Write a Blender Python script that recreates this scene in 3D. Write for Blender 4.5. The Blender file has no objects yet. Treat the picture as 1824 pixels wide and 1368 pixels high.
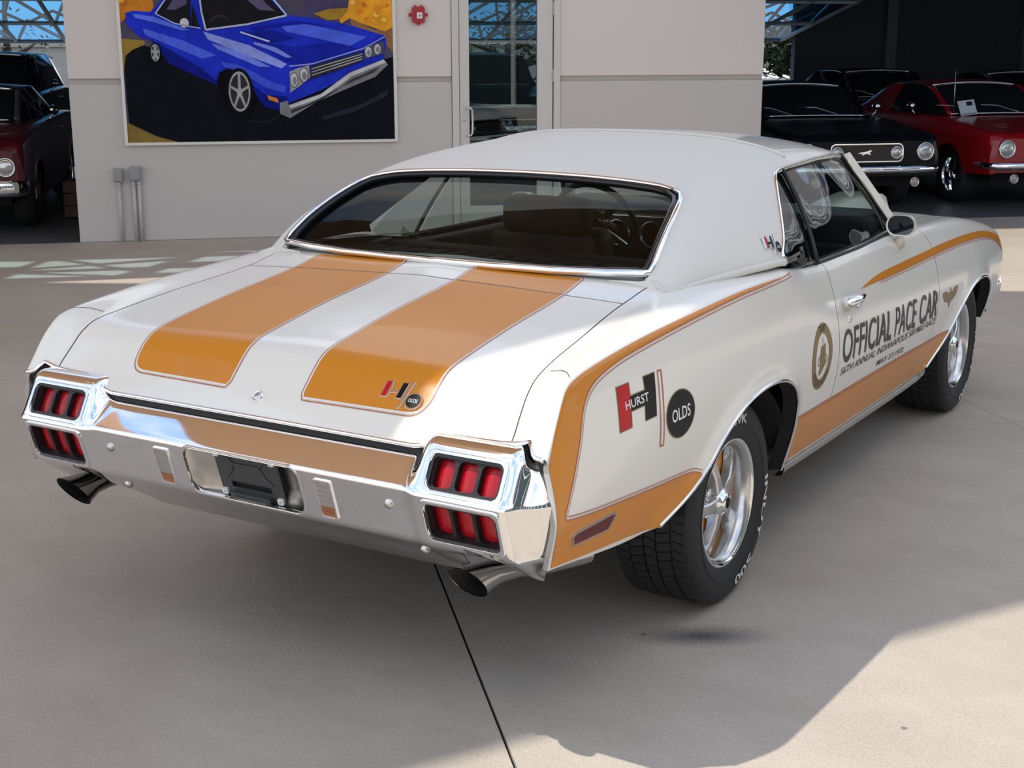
import bpy, bmesh, math, random
import numpy as np
from mathutils import Vector, Matrix
from mathutils.bvhtree import BVHTree

random.seed(7)
SC = bpy.context.scene
COL = SC.collection

# ---------------------------------------------------------------- camera
def make_camera():
    cx, cy, cz = 2.52833, -3.99785, 1.76050
    pitch, yaw, roll = 0.237716, 0.550093, -0.0023517
    f = 2488.85
    cyw, syw, cp, sp = math.cos(yaw), math.sin(yaw), math.cos(pitch), math.sin(pitch)
    fw = Vector((-syw*cp, cyw*cp, -sp)); rt = Vector((cyw, syw, 0)); up = rt.cross(fw)
    cr, sr = math.cos(roll), math.sin(roll)
    rt2 = cr*rt + sr*up; up2 = -sr*rt + cr*up
    cam = bpy.data.cameras.new('camera'); ob = bpy.data.objects.new('camera', cam); COL.objects.link(ob)
    cam.sensor_fit = 'HORIZONTAL'; cam.sensor_width = 36.0; cam.lens = f/1824*36.0
    cam.clip_start = 0.05; cam.clip_end = 500
    M = Matrix((rt2, up2, -fw)).transposed().to_4x4(); M.translation = (cx, cy, cz)
    ob.matrix_world = M
    SC.camera = ob
make_camera()

# ---------------------------------------------------------------- sky, sun, exposure
SUN_TO = Vector((-0.53, -0.30, 1.0))            # direction towards the sun
SHX, SHY = 0.53, 0.30                            # shadow shift per metre of height
def make_world():
    w = bpy.data.worlds.new('sky'); SC.world = w; w.use_nodes = True
    nt = w.node_tree; N = nt.nodes; L = nt.links; N.clear()
    out = N.new('ShaderNodeOutputWorld'); bg = N.new('ShaderNodeBackground')
    tc = N.new('ShaderNodeTexCoord'); sep = N.new('ShaderNodeSeparateXYZ')
    L.new(tc.outputs['Generated'], sep.inputs[0])
    ramp = N.new('ShaderNodeValToRGB'); e = ramp.color_ramp.elements
    e[0].position = 0.0; e[0].color = (0.72, 0.80, 0.90, 1)
    e[1].position = 0.75; e[1].color = (0.22, 0.39, 0.72, 1)
    L.new(sep.outputs['Z'], ramp.inputs[0])
    mp = N.new('ShaderNodeMapping'); mp.inputs['Scale'].default_value = (1.0, 1.0, 2.2); mp.inputs['Location'].default_value = (3.7, 1.3, 0.4)
    L.new(tc.outputs['Generated'], mp.inputs[0])
    nz = N.new('ShaderNodeTexNoise'); nz.inputs['Scale'].default_value = 2.1; nz.inputs['Detail'].default_value = 7; nz.inputs['Roughness'].default_value = 0.6
    L.new(mp.outputs[0], nz.inputs['Vector'])
    cr = N.new('ShaderNodeValToRGB'); c = cr.color_ramp.elements
    c[0].position = 0.42; c[0].color = (0, 0, 0, 1); c[1].position = 0.58; c[1].color = (1, 1, 1, 1)
    L.new(nz.outputs['Fac'], cr.inputs[0])
    mx = N.new('ShaderNodeMixRGB'); mx.inputs[2].default_value = (1.0, 0.965, 0.92, 1)
    L.new(cr.outputs[0], mx.inputs[0]); L.new(ramp.outputs[0], mx.inputs[1])
    L.new(mx.outputs[0], bg.inputs[0]); bg.inputs[1].default_value = 1.15
    L.new(bg.outputs[0], out.inputs[0])
make_world()
def make_sun():
    l = bpy.data.lights.new('sun', 'SUN'); l.energy = 3.1; l.angle = math.radians(0.6); l.color = (1.0, 0.93, 0.82)
    o = bpy.data.objects.new('sun', l); COL.objects.link(o); o.location = (-5, -3, 10)
    o.rotation_euler = SUN_TO.to_track_quat('Z', 'Y').to_euler()
make_sun()
vs = SC.view_settings
vs.view_transform = 'Standard'; vs.look = 'None'; vs.gamma = 1.0; vs.use_curve_mapping = False
vs.exposure = 0.46
SC.cycles.max_bounces = 10; SC.cycles.transparent_max_bounces = 16; SC.cycles.glossy_bounces = 6

# ---------------------------------------------------------------- materials
MATS = {}
def mat(name, col=(0.8, 0.8, 0.8), rough=0.5, metal=0.0, coat=0.0, spec=0.5, noise=None, bump=None, emit=None):
    """noise=(scale, amount, stretch) varies the colour, bump=(scale, strength) adds fine relief"""
    if name in MATS: return MATS[name]
    m = bpy.data.materials.new(name); m.use_nodes = True; MATS[name] = m
    nt = m.node_tree; N = nt.nodes; L = nt.links
    b = N['Principled BSDF']
    b.inputs['Base Color'].default_value = (*col, 1); b.inputs['Roughness'].default_value = rough
    b.inputs['Metallic'].default_value = metal; b.inputs['Coat Weight'].default_value = coat
    b.inputs['Coat Roughness'].default_value = 0.03; b.inputs['Specular IOR Level'].default_value = spec
    tc = N.new('ShaderNodeTexCoord')
    if noise:
        s, a = noise[0], noise[1]
        nz = N.new('ShaderNodeTexNoise'); nz.inputs['Scale'].default_value = s; nz.inputs['Detail'].default_value = 6
        mp = N.new('ShaderNodeMapping'); L.new(tc.outputs['Object'], mp.inputs[0]); L.new(mp.outputs[0], nz.inputs['Vector'])
        if len(noise) > 2: mp.inputs['Scale'].default_value = noise[2]
        rp = N.new('ShaderNodeValToRGB'); e = rp.color_ramp.elements
        e[0].position = 0.3; e[1].position = 0.7
        e[0].color = (*[max(0, c*(1-a)) for c in col], 1); e[1].color = (*[min(1, c*(1+a)) for c in col], 1)
        L.new(nz.outputs['Fac'], rp.inputs[0]); L.new(rp.outputs[0], b.inputs['Base Color'])
    if bump:
        nz = N.new('ShaderNodeTexNoise'); nz.inputs['Scale'].default_value = bump[0]; nz.inputs['Detail'].default_value = 4
        L.new(tc.outputs['Object'], nz.inputs['Vector'])
        bp = N.new('ShaderNodeBump'); bp.inputs['Strength'].default_value = bump[1]; bp.inputs['Distance'].default_value = 0.002
        L.new(nz.outputs['Fac'], bp.inputs['Height']); L.new(bp.outputs[0], b.inputs['Normal'])
    if emit:
        b.inputs['Emission Color'].default_value = (*col, 1); b.inputs['Emission Strength'].default_value = emit
    return m
def glass_mat(name, tint, gloss=1.0, rough=0.0, wave=0.0):
    """thin pane: tinted see-through plus a mirror film by Fresnel"""
    if name in MATS: return MATS[name]
    m = bpy.data.materials.new(name); m.use_nodes = True; MATS[name] = m
    nt = m.node_tree; N = nt.nodes; L = nt.links; N.clear()
    out = N.new('ShaderNodeOutputMaterial'); mix = N.new('ShaderNodeMixShader')
    tr = N.new('ShaderNodeBsdfTransparent'); tr.inputs[0].default_value = (*tint, 1)
    gl = N.new('ShaderNodeBsdfGlossy'); gl.inputs['Roughness'].default_value = rough; gl.inputs[0].default_value = (gloss, gloss, gloss, 1)
    lw = N.new('ShaderNodeLayerWeight'); lw.inputs[0].default_value = 0.5      # Schlick, same from both sides
    pw = N.new('ShaderNodeMath'); pw.operation = 'POWER'; pw.inputs[1].default_value = 5.0; L.new(lw.outputs['Facing'], pw.inputs[0])
    fr = N.new('ShaderNodeMath'); fr.operation = 'MULTIPLY_ADD'; fr.inputs[1].default_value = 0.92; fr.inputs[2].default_value = 0.055; L.new(pw.outputs[0], fr.inputs[0])
    if wave:
        tc = N.new('ShaderNodeTexCoord'); nz = N.new('ShaderNodeTexNoise'); nz.inputs['Scale'].default_value = 3.2; nz.inputs['Detail'].default_value = 0.0
        L.new(tc.outputs['Object'], nz.inputs['Vector'])
        bp = N.new('ShaderNodeBump'); bp.inputs['Strength'].default_value = wave; bp.inputs['Distance'].default_value = 0.03
        L.new(nz.outputs['Fac'], bp.inputs['Height']); L.new(bp.outputs[0], gl.inputs['Normal'])
    L.new(fr.outputs[0], mix.inputs[0]); L.new(tr.outputs[0], mix.inputs[1]); L.new(gl.outputs[0], mix.inputs[2])
    L.new(mix.outputs[0], out.inputs[0])
    return m

M_white = mat('white_paint', (0.80, 0.775, 0.705), 0.22, coat=0.6, spec=0.5)
M_orange = mat('firefrost_gold_paint', (0.62, 0.225, 0.018), 0.28, coat=0.3, spec=0.35, noise=(900, 0.10))
M_pin = mat('pinstripe_rust', (0.45, 0.13, 0.06), 0.4)
M_pinw = mat('pinstripe_white', (0.8, 0.75, 0.68), 0.4)
M_vinyl = mat('white_vinyl', (0.70, 0.675, 0.62), 0.55, bump=(420, 0.35))
M_chrome = mat('chrome', (0.92, 0.92, 0.93), 0.035, metal=1.0)
M_chromed = mat('worn_chrome', (0.55, 0.55, 0.55), 0.18, metal=1.0)
M_black = mat('black_rubber', (0.012, 0.012, 0.013), 0.6)
M_tyre = mat('tyre_rubber', (0.016, 0.016, 0.017), 0.62, noise=(60, 0.25))
M_dark = mat('dark_void', (0.004, 0.004, 0.005), 0.8)
M_blackgl = mat('black_gloss', (0.01, 0.01, 0.012), 0.2)
M_alu = mat('machined_aluminium', (0.62, 0.62, 0.62), 0.22, metal=1.0)
M_red = mat('red_print', (0.50, 0.008, 0.014), 0.3, spec=0.3)
M_print = mat('black_print', (0.006, 0.008, 0.009), 0.3, spec=0.18)
M_gold = mat('gold_print', (0.235, 0.155, 0.055), 0.35)
M_ink = mat('lettering_ink', (0.030, 0.022, 0.024), 0.35)
M_ltr = mat('lettering_white', (0.82, 0.81, 0.78), 0.4)

# ---------------------------------------------------------------- mesh helpers
def link(name, me, m=None, parent=None, label=None):
    o = bpy.data.objects.new(name, me); COL.objects.link(o)
    if m is not None and len(me.materials) == 0: me.materials.append(m)
    if parent is not None: o.parent = parent
    if label: o['label'] = label
    return o
def tag(o, label=None, cat=None, group=None, kind=None):
    if label: o['label'] = label
    if cat: o['category'] = cat
    if group: o['group'] = group
    if kind: o['kind'] = kind
    return o
def empty(name, loc=(0, 0, 0), rz=0.0, **k):
    o = bpy.data.objects.new(name, None); COL.objects.link(o); o.location = loc; o.rotation_euler = (0, 0, rz)
    o.empty_display_size = 0.1
    return tag(o, **k)
def copy_tree(o, parent=None):
    c = o.copy(); COL.objects.link(c); c.parent = parent
    for ch in list(o.children): copy_tree(ch, c)
    return c

class MB:
    """collects shapes, builds ONE mesh object"""
    def __init__(s): s.v = []; s.f = []; s.sm = []
    def add(s, vs_, fs, smooth=False):
        b = len(s.v); s.v += [tuple(p) for p in vs_]
        for q in fs: s.f.append(tuple(b+i for i in q)); s.sm.append(smooth)
        return s
    def box(s, lo, hi, M=None):
        x0, y0, z0 = lo; x1, y1, z1 = hi
        P = [Vector(p) for p in ((x0,y0,z0),(x1,y0,z0),(x1,y1,z0),(x0,y1,z0),(x0,y0,z1),(x1,y0,z1),(x1,y1,z1),(x0,y1,z1))]
        if M is not None: P = [M @ p for p in P]
        return s.add(P, [(0,3,2,1),(4,5,6,7),(0,1,5,4),(1,2,6,5),(2,3,7,6),(3,0,4,7)])
    def bar(s, a, b, w, h=None, up=(0, 0, 1)):
        a = Vector(a); b = Vector(b); h = w if h is None else h
        d = (b-a).normalized(); u = Vector(up)
        if abs(d.dot(u)) > 0.98: u = Vector((0, 1, 0))
        r = d.cross(u).normalized()*w/2; t = r.cross(d).normalized()*h/2
        P = [a-r-t, a+r-t, a+r+t, a-r+t, b-r-t, b+r-t, b+r+t, b-r+t]
        return s.add(P, [(0,3,2,1),(4,5,6,7),(0,1,5,4),(1,2,6,5),(2,3,7,6),(3,0,4,7)])
    def tube(s, pts, r, n=10, closed=False, cap=True, flat=None):
        """sweep a circle (or ellipse flat=(a,b)) along points; r may be a list"""
        pts = [Vector(p) for p in pts]; m = len(pts); vs_ = []
        prev = None
        for i, p in enumerate(pts):
            a = pts[(i-1) % m] if (closed or i > 0) else p; b = pts[(i+1) % m] if (closed or i < m-1) else p
            d = (b-a).normalized()
            if prev is None:
                u = Vector((0, 0, 1)) if abs(d.z) < 0.9 else Vector((1, 0, 0))
                u = (u-d*u.dot(d)).normalized()
            else:
                u = (prev-d*prev.dot(d)).normalized()
            prev = u; w = d.cross(u); rr = r[i] if isinstance(r, (list, tuple)) else r
            ra, rb = (rr, rr) if flat is None else flat
            for k in range(n):
                t = 2*math.pi*k/n; vs_.append(p+u*(ra*math.cos(t))+w*(rb*math.sin(t)))
        fs = []
        for i in range(m if closed else m-1):
            j = (i+1) % m
            for k in range(n): fs.append((i*n+k, i*n+(k+1) % n, j*n+(k+1) % n, j*n+k))
        s.add(vs_, fs, True)
        if cap and not closed:
            b = len(s.v)-len(vs_)
            s.f.append(tuple(b+k for k in range(n))[::-1]); s.sm.append(False)
            s.f.append(tuple(b+(m-1)*n+k for k in range(n))); s.sm.append(False)
        return s
    def lathe(s, prof, n=32, M=None, axis='x', a0=0.0, a1=2*math.pi, smooth=True):
        """prof = [(r, h)...] revolved about the axis"""
        full = abs(a1-a0-2*math.pi) < 1e-6; vs_ = []; cnt = n if full else n+1
        for k in range(cnt):
            t = a0+(a1-a0)*k/n; c_, s_ = math.cos(t), math.sin(t)
            for r, h in prof:
                p = {'x': (h, r*c_, r*s_), 'y': (r*c_, h, r*s_), 'z': (r*c_, r*s_, h)}[axis]
                vs_.append(M @ Vector(p) if M is not None else p)
        m = len(prof); fs = []
        for k in range(n):
            k2 = (k+1) % cnt
            for i in range(m-1): fs.append((k*m+i, k2*m+i, k2*m+i+1, k*m+i+1))
        return s.add(vs_, fs, smooth)
    def prism(s, poly, d0, d1, M=None, smooth_side=False):
        """extrude a 2D polygon from depth d0 to d1 along local z"""
        n = len(poly)
        P = [Vector((x, y, d0)) for x, y in poly]+[Vector((x, y, d1)) for x, y in poly]
        if M is not None: P = [M @ p for p in P]
        s.add(P, [])
        b = len(s.v)-2*n
        for i in range(n):
            j = (i+1) % n; s.f.append((b+i, b+j, b+n+j, b+n+i)); s.sm.append(smooth_side)
        s.f.append(tuple(b+i for i in range(n))[::-1]); s.sm.append(False)
        s.f.append(tuple(b+n+i for i in range(n))); s.sm.append(False)
        return s
    def ring(s, outer, inner, d0, d1, M=None):
        """flat frame between two 2D loops with the same count, extruded"""
        n = len(outer); P = []
        for L_, d in ((outer, d0), (inner, d0), (outer, d1), (inner, d1)): P += [Vector((x, y, d)) for x, y in L_]
        if M is not None: P = [M @ p for p in P]
        fs = []
        for i in range(n):
            j = (i+1) % n
            fs += [(i, n+i, n+j, j), (2*n+i, 2*n+j, 3*n+j, 3*n+i), (i, j, 2*n+j, 2*n+i), (n+i, 3*n+i, 3*n+j, n+j)]
        return s.add(P, fs)
    def mesh(s, name):
        me = bpy.data.meshes.new(name); me.from_pydata(s.v, [], s.f); 
        me.polygons.foreach_set('use_smooth', s.sm); me.update(); return me
    def build(s, name, m, parent=None, label=None, fix=True, bevel=None):
        me = s.mesh(name)
        if fix:
            bm = bmesh.new(); bm.from_mesh(me); bmesh.ops.recalc_face_normals(bm, faces=bm.faces[:])
            if bevel:
                ed = [e for e in bm.edges if len(e.link_faces) == 2 and e.calc_face_angle(0) > 0.6]
                bmesh.ops.bevel(bm, geom=ed, offset=bevel, segments=2, profile=0.6, affect='EDGES', clamp_overlap=True)
            bm.to_mesh(me); bm.free()
        return link(name, me, m, parent, label)

def rrect(w, h, r, n=6, cx=0, cy=0):
    P = []
    for sx, sy, a in ((1, 1, 0), (-1, 1, 90), (-1, -1, 180), (1, -1, 270)):
        for k in range(n+1):
            t = math.radians(a+90*k/n); P.append((cx+sx*(w/2-r)+r*math.cos(t), cy+sy*(h/2-r)+r*math.sin(t)))
    return P
def frame_from(o, xa, ya):
    """4x4 with local x=xa, y~ya, z=xa x ya at origin o"""
    xa = Vector(xa).normalized(); za = xa.cross(Vector(ya)).normalized(); ya = za.cross(xa)
    M = Matrix((xa, ya, za)).transposed().to_4x4(); M.translation = Vector(o); return M
def pchip(tab):
    """smooth monotone interpolation through (t, v...) rows"""
    A = np.array(tab, float); t = A[:, 0]; V = A[:, 1:]
    h = np.diff(t)[:, None]; d = np.diff(V, axis=0)/h; m = np.zeros_like(V)
    for c in range(V.shape[1]):
        for i in range(1, len(t)-1):
            a, b = d[i-1, c], d[i, c]
            if a*b > 0:
                w1 = 2*h[i, 0]+h[i-1, 0]; w2 = h[i, 0]+2*h[i-1, 0]; m[i, c] = (w1+w2)/(w1/a+w2/b)
        m[0, c] = d[0, c]; m[-1, c] = d[-1, c]
    def f(q):
        q = min(max(q, t[0]), t[-1]); i = min(int(np.searchsorted(t, q, side='right'))-1, len(t)-2); i = max(i, 0)
        H = t[i+1]-t[i]; s = (q-t[i])/H
        return ((1+2*s)*(1-s)**2)*V[i]+s*(1-s)**2*H*m[i]+s*s*(3-2*s)*V[i+1]+s*s*(s-1)*H*m[i+1]
    return f
def catmull(P, n):
    """open centripetal-ish Catmull-Rom through P (k,2/3 array), n samples per span"""
    P = np.array(P, float); k = len(P); out = []
    E_ = np.vstack([2*P[0]-P[1], P, 2*P[-1]-P[-2]])
    for i in range(k-1):
        p0, p1, p2, p3 = E_[i:i+4]
        l0 = max(np.linalg.norm(p1-p0), 1e-5)**0.5; l1 = max(np.linalg.norm(p2-p1), 1e-5)**0.5; l2 = max(np.linalg.norm(p3-p2), 1e-5)**0.5
        m1 = l1*((p1-p0)/l0-(p2-p0)/(l0+l1)+(p2-p1)/l1) ; m2 = l1*((p2-p1)/l1-(p3-p1)/(l1+l2)+(p3-p2)/l2)
        nn = n[i] if isinstance(n, (list, tuple)) else n
        for j in range(nn):
            s = j/nn
            out.append((2*s**3-3*s**2+1)*p1+(s**3-2*s**2+s)*m1+(-2*s**3+3*s**2)*p2+(s**3-s**2)*m2)
    out.append(P[-1]); return np.array(out)
# ================================================================ the place: wall frame
WA = Vector((-7.59, 4.878, 0)); WD = Vector((.73626689, .67669126, 0)); WP = Vector((-WD.y, WD.x, 0))   # along the wall, into the building
WM = Matrix((WD, WP, Vector((0, 0, 1)))).transposed().to_4x4(); WM.translation = WA
WRZ = math.atan2(WD.y, WD.x)
def wp(s, p, z): return WM @ Vector((s, p, z))

# ---------------------------------------------------------------- concrete
def concrete():
    m = bpy.data.materials.new('broomed_concrete'); m.use_nodes = True; nt = m.node_tree; N = nt.nodes; L = nt.links
    b = N['Principled BSDF']; b.inputs['Roughness'].default_value = .62; b.inputs['Specular IOR Level'].default_value = .35
    g = N.new('ShaderNodeNewGeometry')
    def noise(sc, det=5, stretch=None, rough=.6):
        n = N.new('ShaderNodeTexNoise'); n.inputs['Scale'].default_value = sc; n.inputs['Detail'].default_value = det; n.inputs['Roughness'].default_value = rough
        if stretch:
            mp = N.new('ShaderNodeMapping'); mp.inputs['Rotation'].default_value = (0, 0, stretch[1]); mp.inputs['Scale'].default_value = stretch[0]
            L.new(g.outputs['Position'], mp.inputs[0]); L.new(mp.outputs[0], n.inputs['Vector'])
        else: L.new(g.outputs['Position'], n.inputs['Vector'])
        return n
    def ramp(src, p0, c0, p1, c1):
        r = N.new('ShaderNodeValToRGB'); e = r.color_ramp.elements; e[0].position = p0; e[0].color = (*c0, 1); e[1].position = p1; e[1].color = (*c1, 1); L.new(src, r.inputs[0]); return r
    def mix(a, bb, f, mode='MULTIPLY', fac=1.0):
        x = N.new('ShaderNodeMixRGB'); x.blend_type = mode
        if f is None: x.inputs[0].default_value = fac
        else: L.new(f, x.inputs[0])
        L.new(a, x.inputs[1])
        if isinstance(bb, tuple): x.inputs[2].default_value = (*bb, 1)
        else: L.new(bb, x.inputs[2])
        return x
    base = ramp(noise(.55, 5).outputs['Fac'], .32, (.405, .345, .285), .68, (.475, .430, .372))
    patch = ramp(noise(1.6, 8, ((1, 1.7, 1), -WRZ), .7).outputs['Fac'], .35, (.90, .89, .88), .7, (1.05, 1.05, 1.05))
    fine = ramp(noise(120, 5, None, .85).outputs['Fac'], .34, (.78, .78, .78), .66, (1.17, 1.17, 1.17))
    broom = ramp(noise(46, 4, ((.22, 1.6, 1), -WRZ)).outputs['Fac'], .3, (.975, .975, .975), .7, (1.02, 1.02, 1.02))
    c = mix(base.outputs[0], patch.outputs[0], None); c = mix(c.outputs[0], fine.outputs[0], None); c = mix(c.outputs[0], broom.outputs[0], None)
    # scattered dark flecks
    vo = N.new('ShaderNodeTexVoronoi'); vo.inputs['Scale'].default_value = 5.5; vo.inputs['Randomness'].default_value = 1.0; L.new(g.outputs['Position'], vo.inputs['Vector'])
    fl = ramp(vo.outputs['Distance'], .035, (1, 1, 1), .06, (0, 0, 0))
    gate = ramp(noise(1.7, 2).outputs['Fac'], .56, (0, 0, 0), .60, (1, 1, 1))
    fm = N.new('ShaderNodeMath'); fm.operation = 'MULTIPLY'; L.new(fl.outputs[0], fm.inputs[0]); L.new(gate.outputs[0], fm.inputs[1])
    c = mix(c.outputs[0], (.16, .155, .15), fm.outputs[0], 'MIX')
    # oil spatter behind the rear wheel
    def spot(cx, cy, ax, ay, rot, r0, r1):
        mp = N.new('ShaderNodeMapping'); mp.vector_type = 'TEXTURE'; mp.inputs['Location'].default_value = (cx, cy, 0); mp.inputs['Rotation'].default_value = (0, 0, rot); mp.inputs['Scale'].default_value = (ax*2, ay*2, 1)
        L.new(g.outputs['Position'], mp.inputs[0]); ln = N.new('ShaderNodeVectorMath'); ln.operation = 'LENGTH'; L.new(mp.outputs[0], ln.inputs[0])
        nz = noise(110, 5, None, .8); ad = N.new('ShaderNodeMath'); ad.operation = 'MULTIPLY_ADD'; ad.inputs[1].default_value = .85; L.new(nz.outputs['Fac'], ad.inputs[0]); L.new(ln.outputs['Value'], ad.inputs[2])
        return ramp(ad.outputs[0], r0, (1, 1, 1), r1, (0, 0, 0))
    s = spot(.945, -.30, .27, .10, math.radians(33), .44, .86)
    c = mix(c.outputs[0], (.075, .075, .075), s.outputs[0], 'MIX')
    L.new(c.outputs[0], b.inputs['Base Color'])
    bp = N.new('ShaderNodeBump'); bp.inputs['Strength'].default_value = .35; bp.inputs['Distance'].default_value = .003
    L.new(noise(140, 4).outputs['Fac'], bp.inputs['Height']); L.new(bp.outputs[0], b.inputs['Normal'])
    MATS['concrete'] = m; return m
M_conc = concrete()
M_joint = mat('joint_filler', (.012, .011, .010), .9)
GR = MB().box((-30, -32, -.16), (34, 36, -.012), WM).build('ground', M_joint); tag(GR, kind='structure')
S_E = [-30, -9.82, -6.85, -3.88, -.91, 2.06, 5.03, 8.0, 10.97, 13.94, 34]; P_E = [-32, -18.75, -15.0, -11.25, -7.5, -3.75, 0]
for i in range(len(S_E)-1):
    for j in range(len(P_E)-1):
        ga = .0045 if abs(S_E[i]-2.06) < .01 else .0013; gb = .0045 if abs(S_E[i+1]-2.06) < .01 else .0013
        MB().box((S_E[i]+ga, P_E[j]+.0013, -.10), (S_E[i+1]-gb, P_E[j+1]-.0013, 0), WM).build('slab', M_conc, GR, fix=True)
# ---------------------------------------------------------------- building shell
M_wall = mat('painted_tilt_wall', (.67, .625, .60), .7, bump=(45, .25))
M_walll = mat('painted_tilt_wall_base', (.535, .512, .495), .7, bump=(45, .25))
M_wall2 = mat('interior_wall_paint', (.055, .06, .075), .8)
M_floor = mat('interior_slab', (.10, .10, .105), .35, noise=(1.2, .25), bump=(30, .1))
def struct(name, mb, m, **k): return tag(mb.build(name, m, **k), kind='structure')
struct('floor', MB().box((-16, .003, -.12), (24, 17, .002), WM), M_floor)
HW = 6.4; SR = 6.595
# front wall between the two openings: body set back, panel faces proud so the reveals read as grooves
def wall_panel(s0, s1):
    w = MB(); w.box((s0, .03, 0), (s1, .26, HW), WM)
    o = struct('wall_front', w, mat('wall_reveal', (.48, .445, .42), .75))
    for a, b in ((0, 1.425), (1.475, 3.9), (3.95, HW)):
        MB().box((s0, 0, a), (s1, .05, b), WM).build('wall_panel', M_walll if a == 0 else M_wall, o, bevel=.010)
    return o
wall_panel(0.0, 3.488); wall_panel(4.535, SR)
struct('dark_lining', MB().box((.04, .262, 0), (3.488, .28, HW), WM), M_wall2); struct('dark_lining', MB().box((4.535, .262, 0), (SR-.04, .28, HW), WM), M_wall2)  # dark sheets added out of view to keep bright reflections off the parked cars
struct('wall_header', MB().box((3.488, .02, 2.95), (4.535, .26, HW), WM), M_wall)
struct('wall_header', MB().box((-14, .0, 4.6), (0, .26, HW), WM), M_wall)
struct('wall_header', MB().box((SR, .0, 4.6), (22, .26, HW), WM), M_wall)
struct('roof', MB().box((-16, .1, HW-.2), (24, 17, HW), WM), M_wall2)
struct('wall_left', MB().box((-16, 0, 0), (-15.8, 17, HW), WM), M_wall2)
struct('wall_right', MB().box((23.8, 0, 0), (24, 17, HW), WM), M_wall2)
SB = 13.25; PB_ = 15.5
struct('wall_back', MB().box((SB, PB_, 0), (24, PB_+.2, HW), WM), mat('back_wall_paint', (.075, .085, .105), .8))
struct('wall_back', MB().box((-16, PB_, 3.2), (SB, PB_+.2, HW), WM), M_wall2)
for a_, b_ in ((-16, -5.5), (-.9, 5.0), (8.6, 12.2)): struct('wall_back', MB().box((a_, PB_, 0), (b_, PB_+.2, 3.2), WM), M_wall2)  # infill added out of view so the parked car's flank reflects dark
for s0 in (15.4, 18.6, 21.5): struct('trim_1', MB().box((s0-.12, PB_-.12, 0), (s0+.12, PB_, HW), WM), mat('column_paint', (.16, .17, .19), .6))
# ---------------------------------------------------------------- glass entrance door
M_alum = mat('anodised_frame', (.60, .585, .565), .42)
M_doorglass = glass_mat('door_glass_tint', (.62, .70, .70))
dr = empty('door_1', (0, 0, 0)); tag(dr, kind='structure')
fr = MB(); fr.box((3.49, -.02, 0), (3.555, .12, 2.95), WM); fr.box((4.475, -.02, 0), (4.535, .12, 2.95), WM); fr.box((3.49, -.02, 2.88), (4.535, .12, 2.95), WM); fr.build('door_frame', M_alum, dr, bevel=.004)
lf = MB(); lf.box((3.562, .0, .02), (3.655, .05, 2.87), WM); lf.box((4.314, .0, .02), (4.465, .05, 2.87), WM); lf.box((3.655, .0, .02), (4.314, .05, .25), WM); lf.box((3.655, .0, 2.72), (4.314, .05, 2.87), WM); lf.build('door_leaf', M_alum, dr, bevel=.004)
MB().box((3.655, .02, .25), (4.314, .028, 2.72), WM).build('door_pane', M_doorglass, dr)
MB().box((3.655, .045, 1.178), (4.314, .06, 1.20), WM).build('push_bar', mat('green_edge_glass', (.35, .55, .52), .2), dr)
MB().tube([wp(3.625, .0, 1.185), wp(3.625, -.045, 1.185), wp(3.655, -.055, 1.183), wp(3.672, -.055, 1.165), wp(3.676, -.055, 1.06), wp(3.672, -.055, .945), wp(3.655, -.055, .928), wp(3.625, -.045, .925), wp(3.625, .0, .925)], .0095, 10).build('pull_handle', mat('brushed_handle', (.62, .62, .62), .3, metal=.6), dr)
MB().lathe([(.0001, -.012), (.012, -.012), (.014, -.006), (.014, .01)], 18, Matrix.Translation(wp(3.603, 0, 1.075)) @ Matrix.Rotation(WRZ, 4, 'Z'), 'y').build('lock_cylinder', M_alu, dr)
for z in (.35, 1.48, 2.1): MB().box((4.462, -.018, z-.06), (4.482, .004, z+.06), WM).build('hinge', mat('hinge_steel', (.42, .42, .43), .4, metal=.5), dr, bevel=.003)
# ---------------------------------------------------------------- fire alarm strobe
fa = empty('fire_alarm', tuple(wp(3.176, 0, 2.04)), WRZ, label='red fire alarm strobe on the wall between the painting and the glass door', cat='fire alarm')
MR = mat('alarm_red', (.42, .022, .035), .35)
MB().prism(rrect(.118, .150, .018), 0, .055, Matrix.Rotation(math.pi/2, 4, 'X')).build('alarm_body', MR, fa, bevel=.006)
MB().prism(rrect(.178, .030, .008), 0, .03, Matrix.Rotation(math.pi/2, 4, 'X')).build('mounting_ear', MR, fa)
MB().prism([(-.02, -.078), (.02, -.078), (0, -.096)], 0, .03, Matrix.Rotation(math.pi/2, 4, 'X')).build('mounting_ear', MR, fa)
for sx in (-1, 1): MB().prism([(sx*.03-.014, .074), (sx*.03+.014, .074), (sx*.03, .090)], 0, .03, Matrix.Rotation(math.pi/2, 4, 'X')).build('mounting_ear', MR, fa)
MB().prism(rrect(.050, .056, .006, cx=.008, cy=-.008), .05, .068, Matrix.Rotation(math.pi/2, 4, 'X')).build('strobe_lens', mat('strobe_lens', (.75, .76, .76), .15, coat=.5), fa, bevel=.004)
MB().lathe([(.0001, -.072), (.010, -.071), (.012, -.066)], 16, Matrix.Translation((.008, 0, -.008)), 'y').build('flash_tube', mat('flash_tube', (.25, .24, .22), .3), fa)
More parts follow.
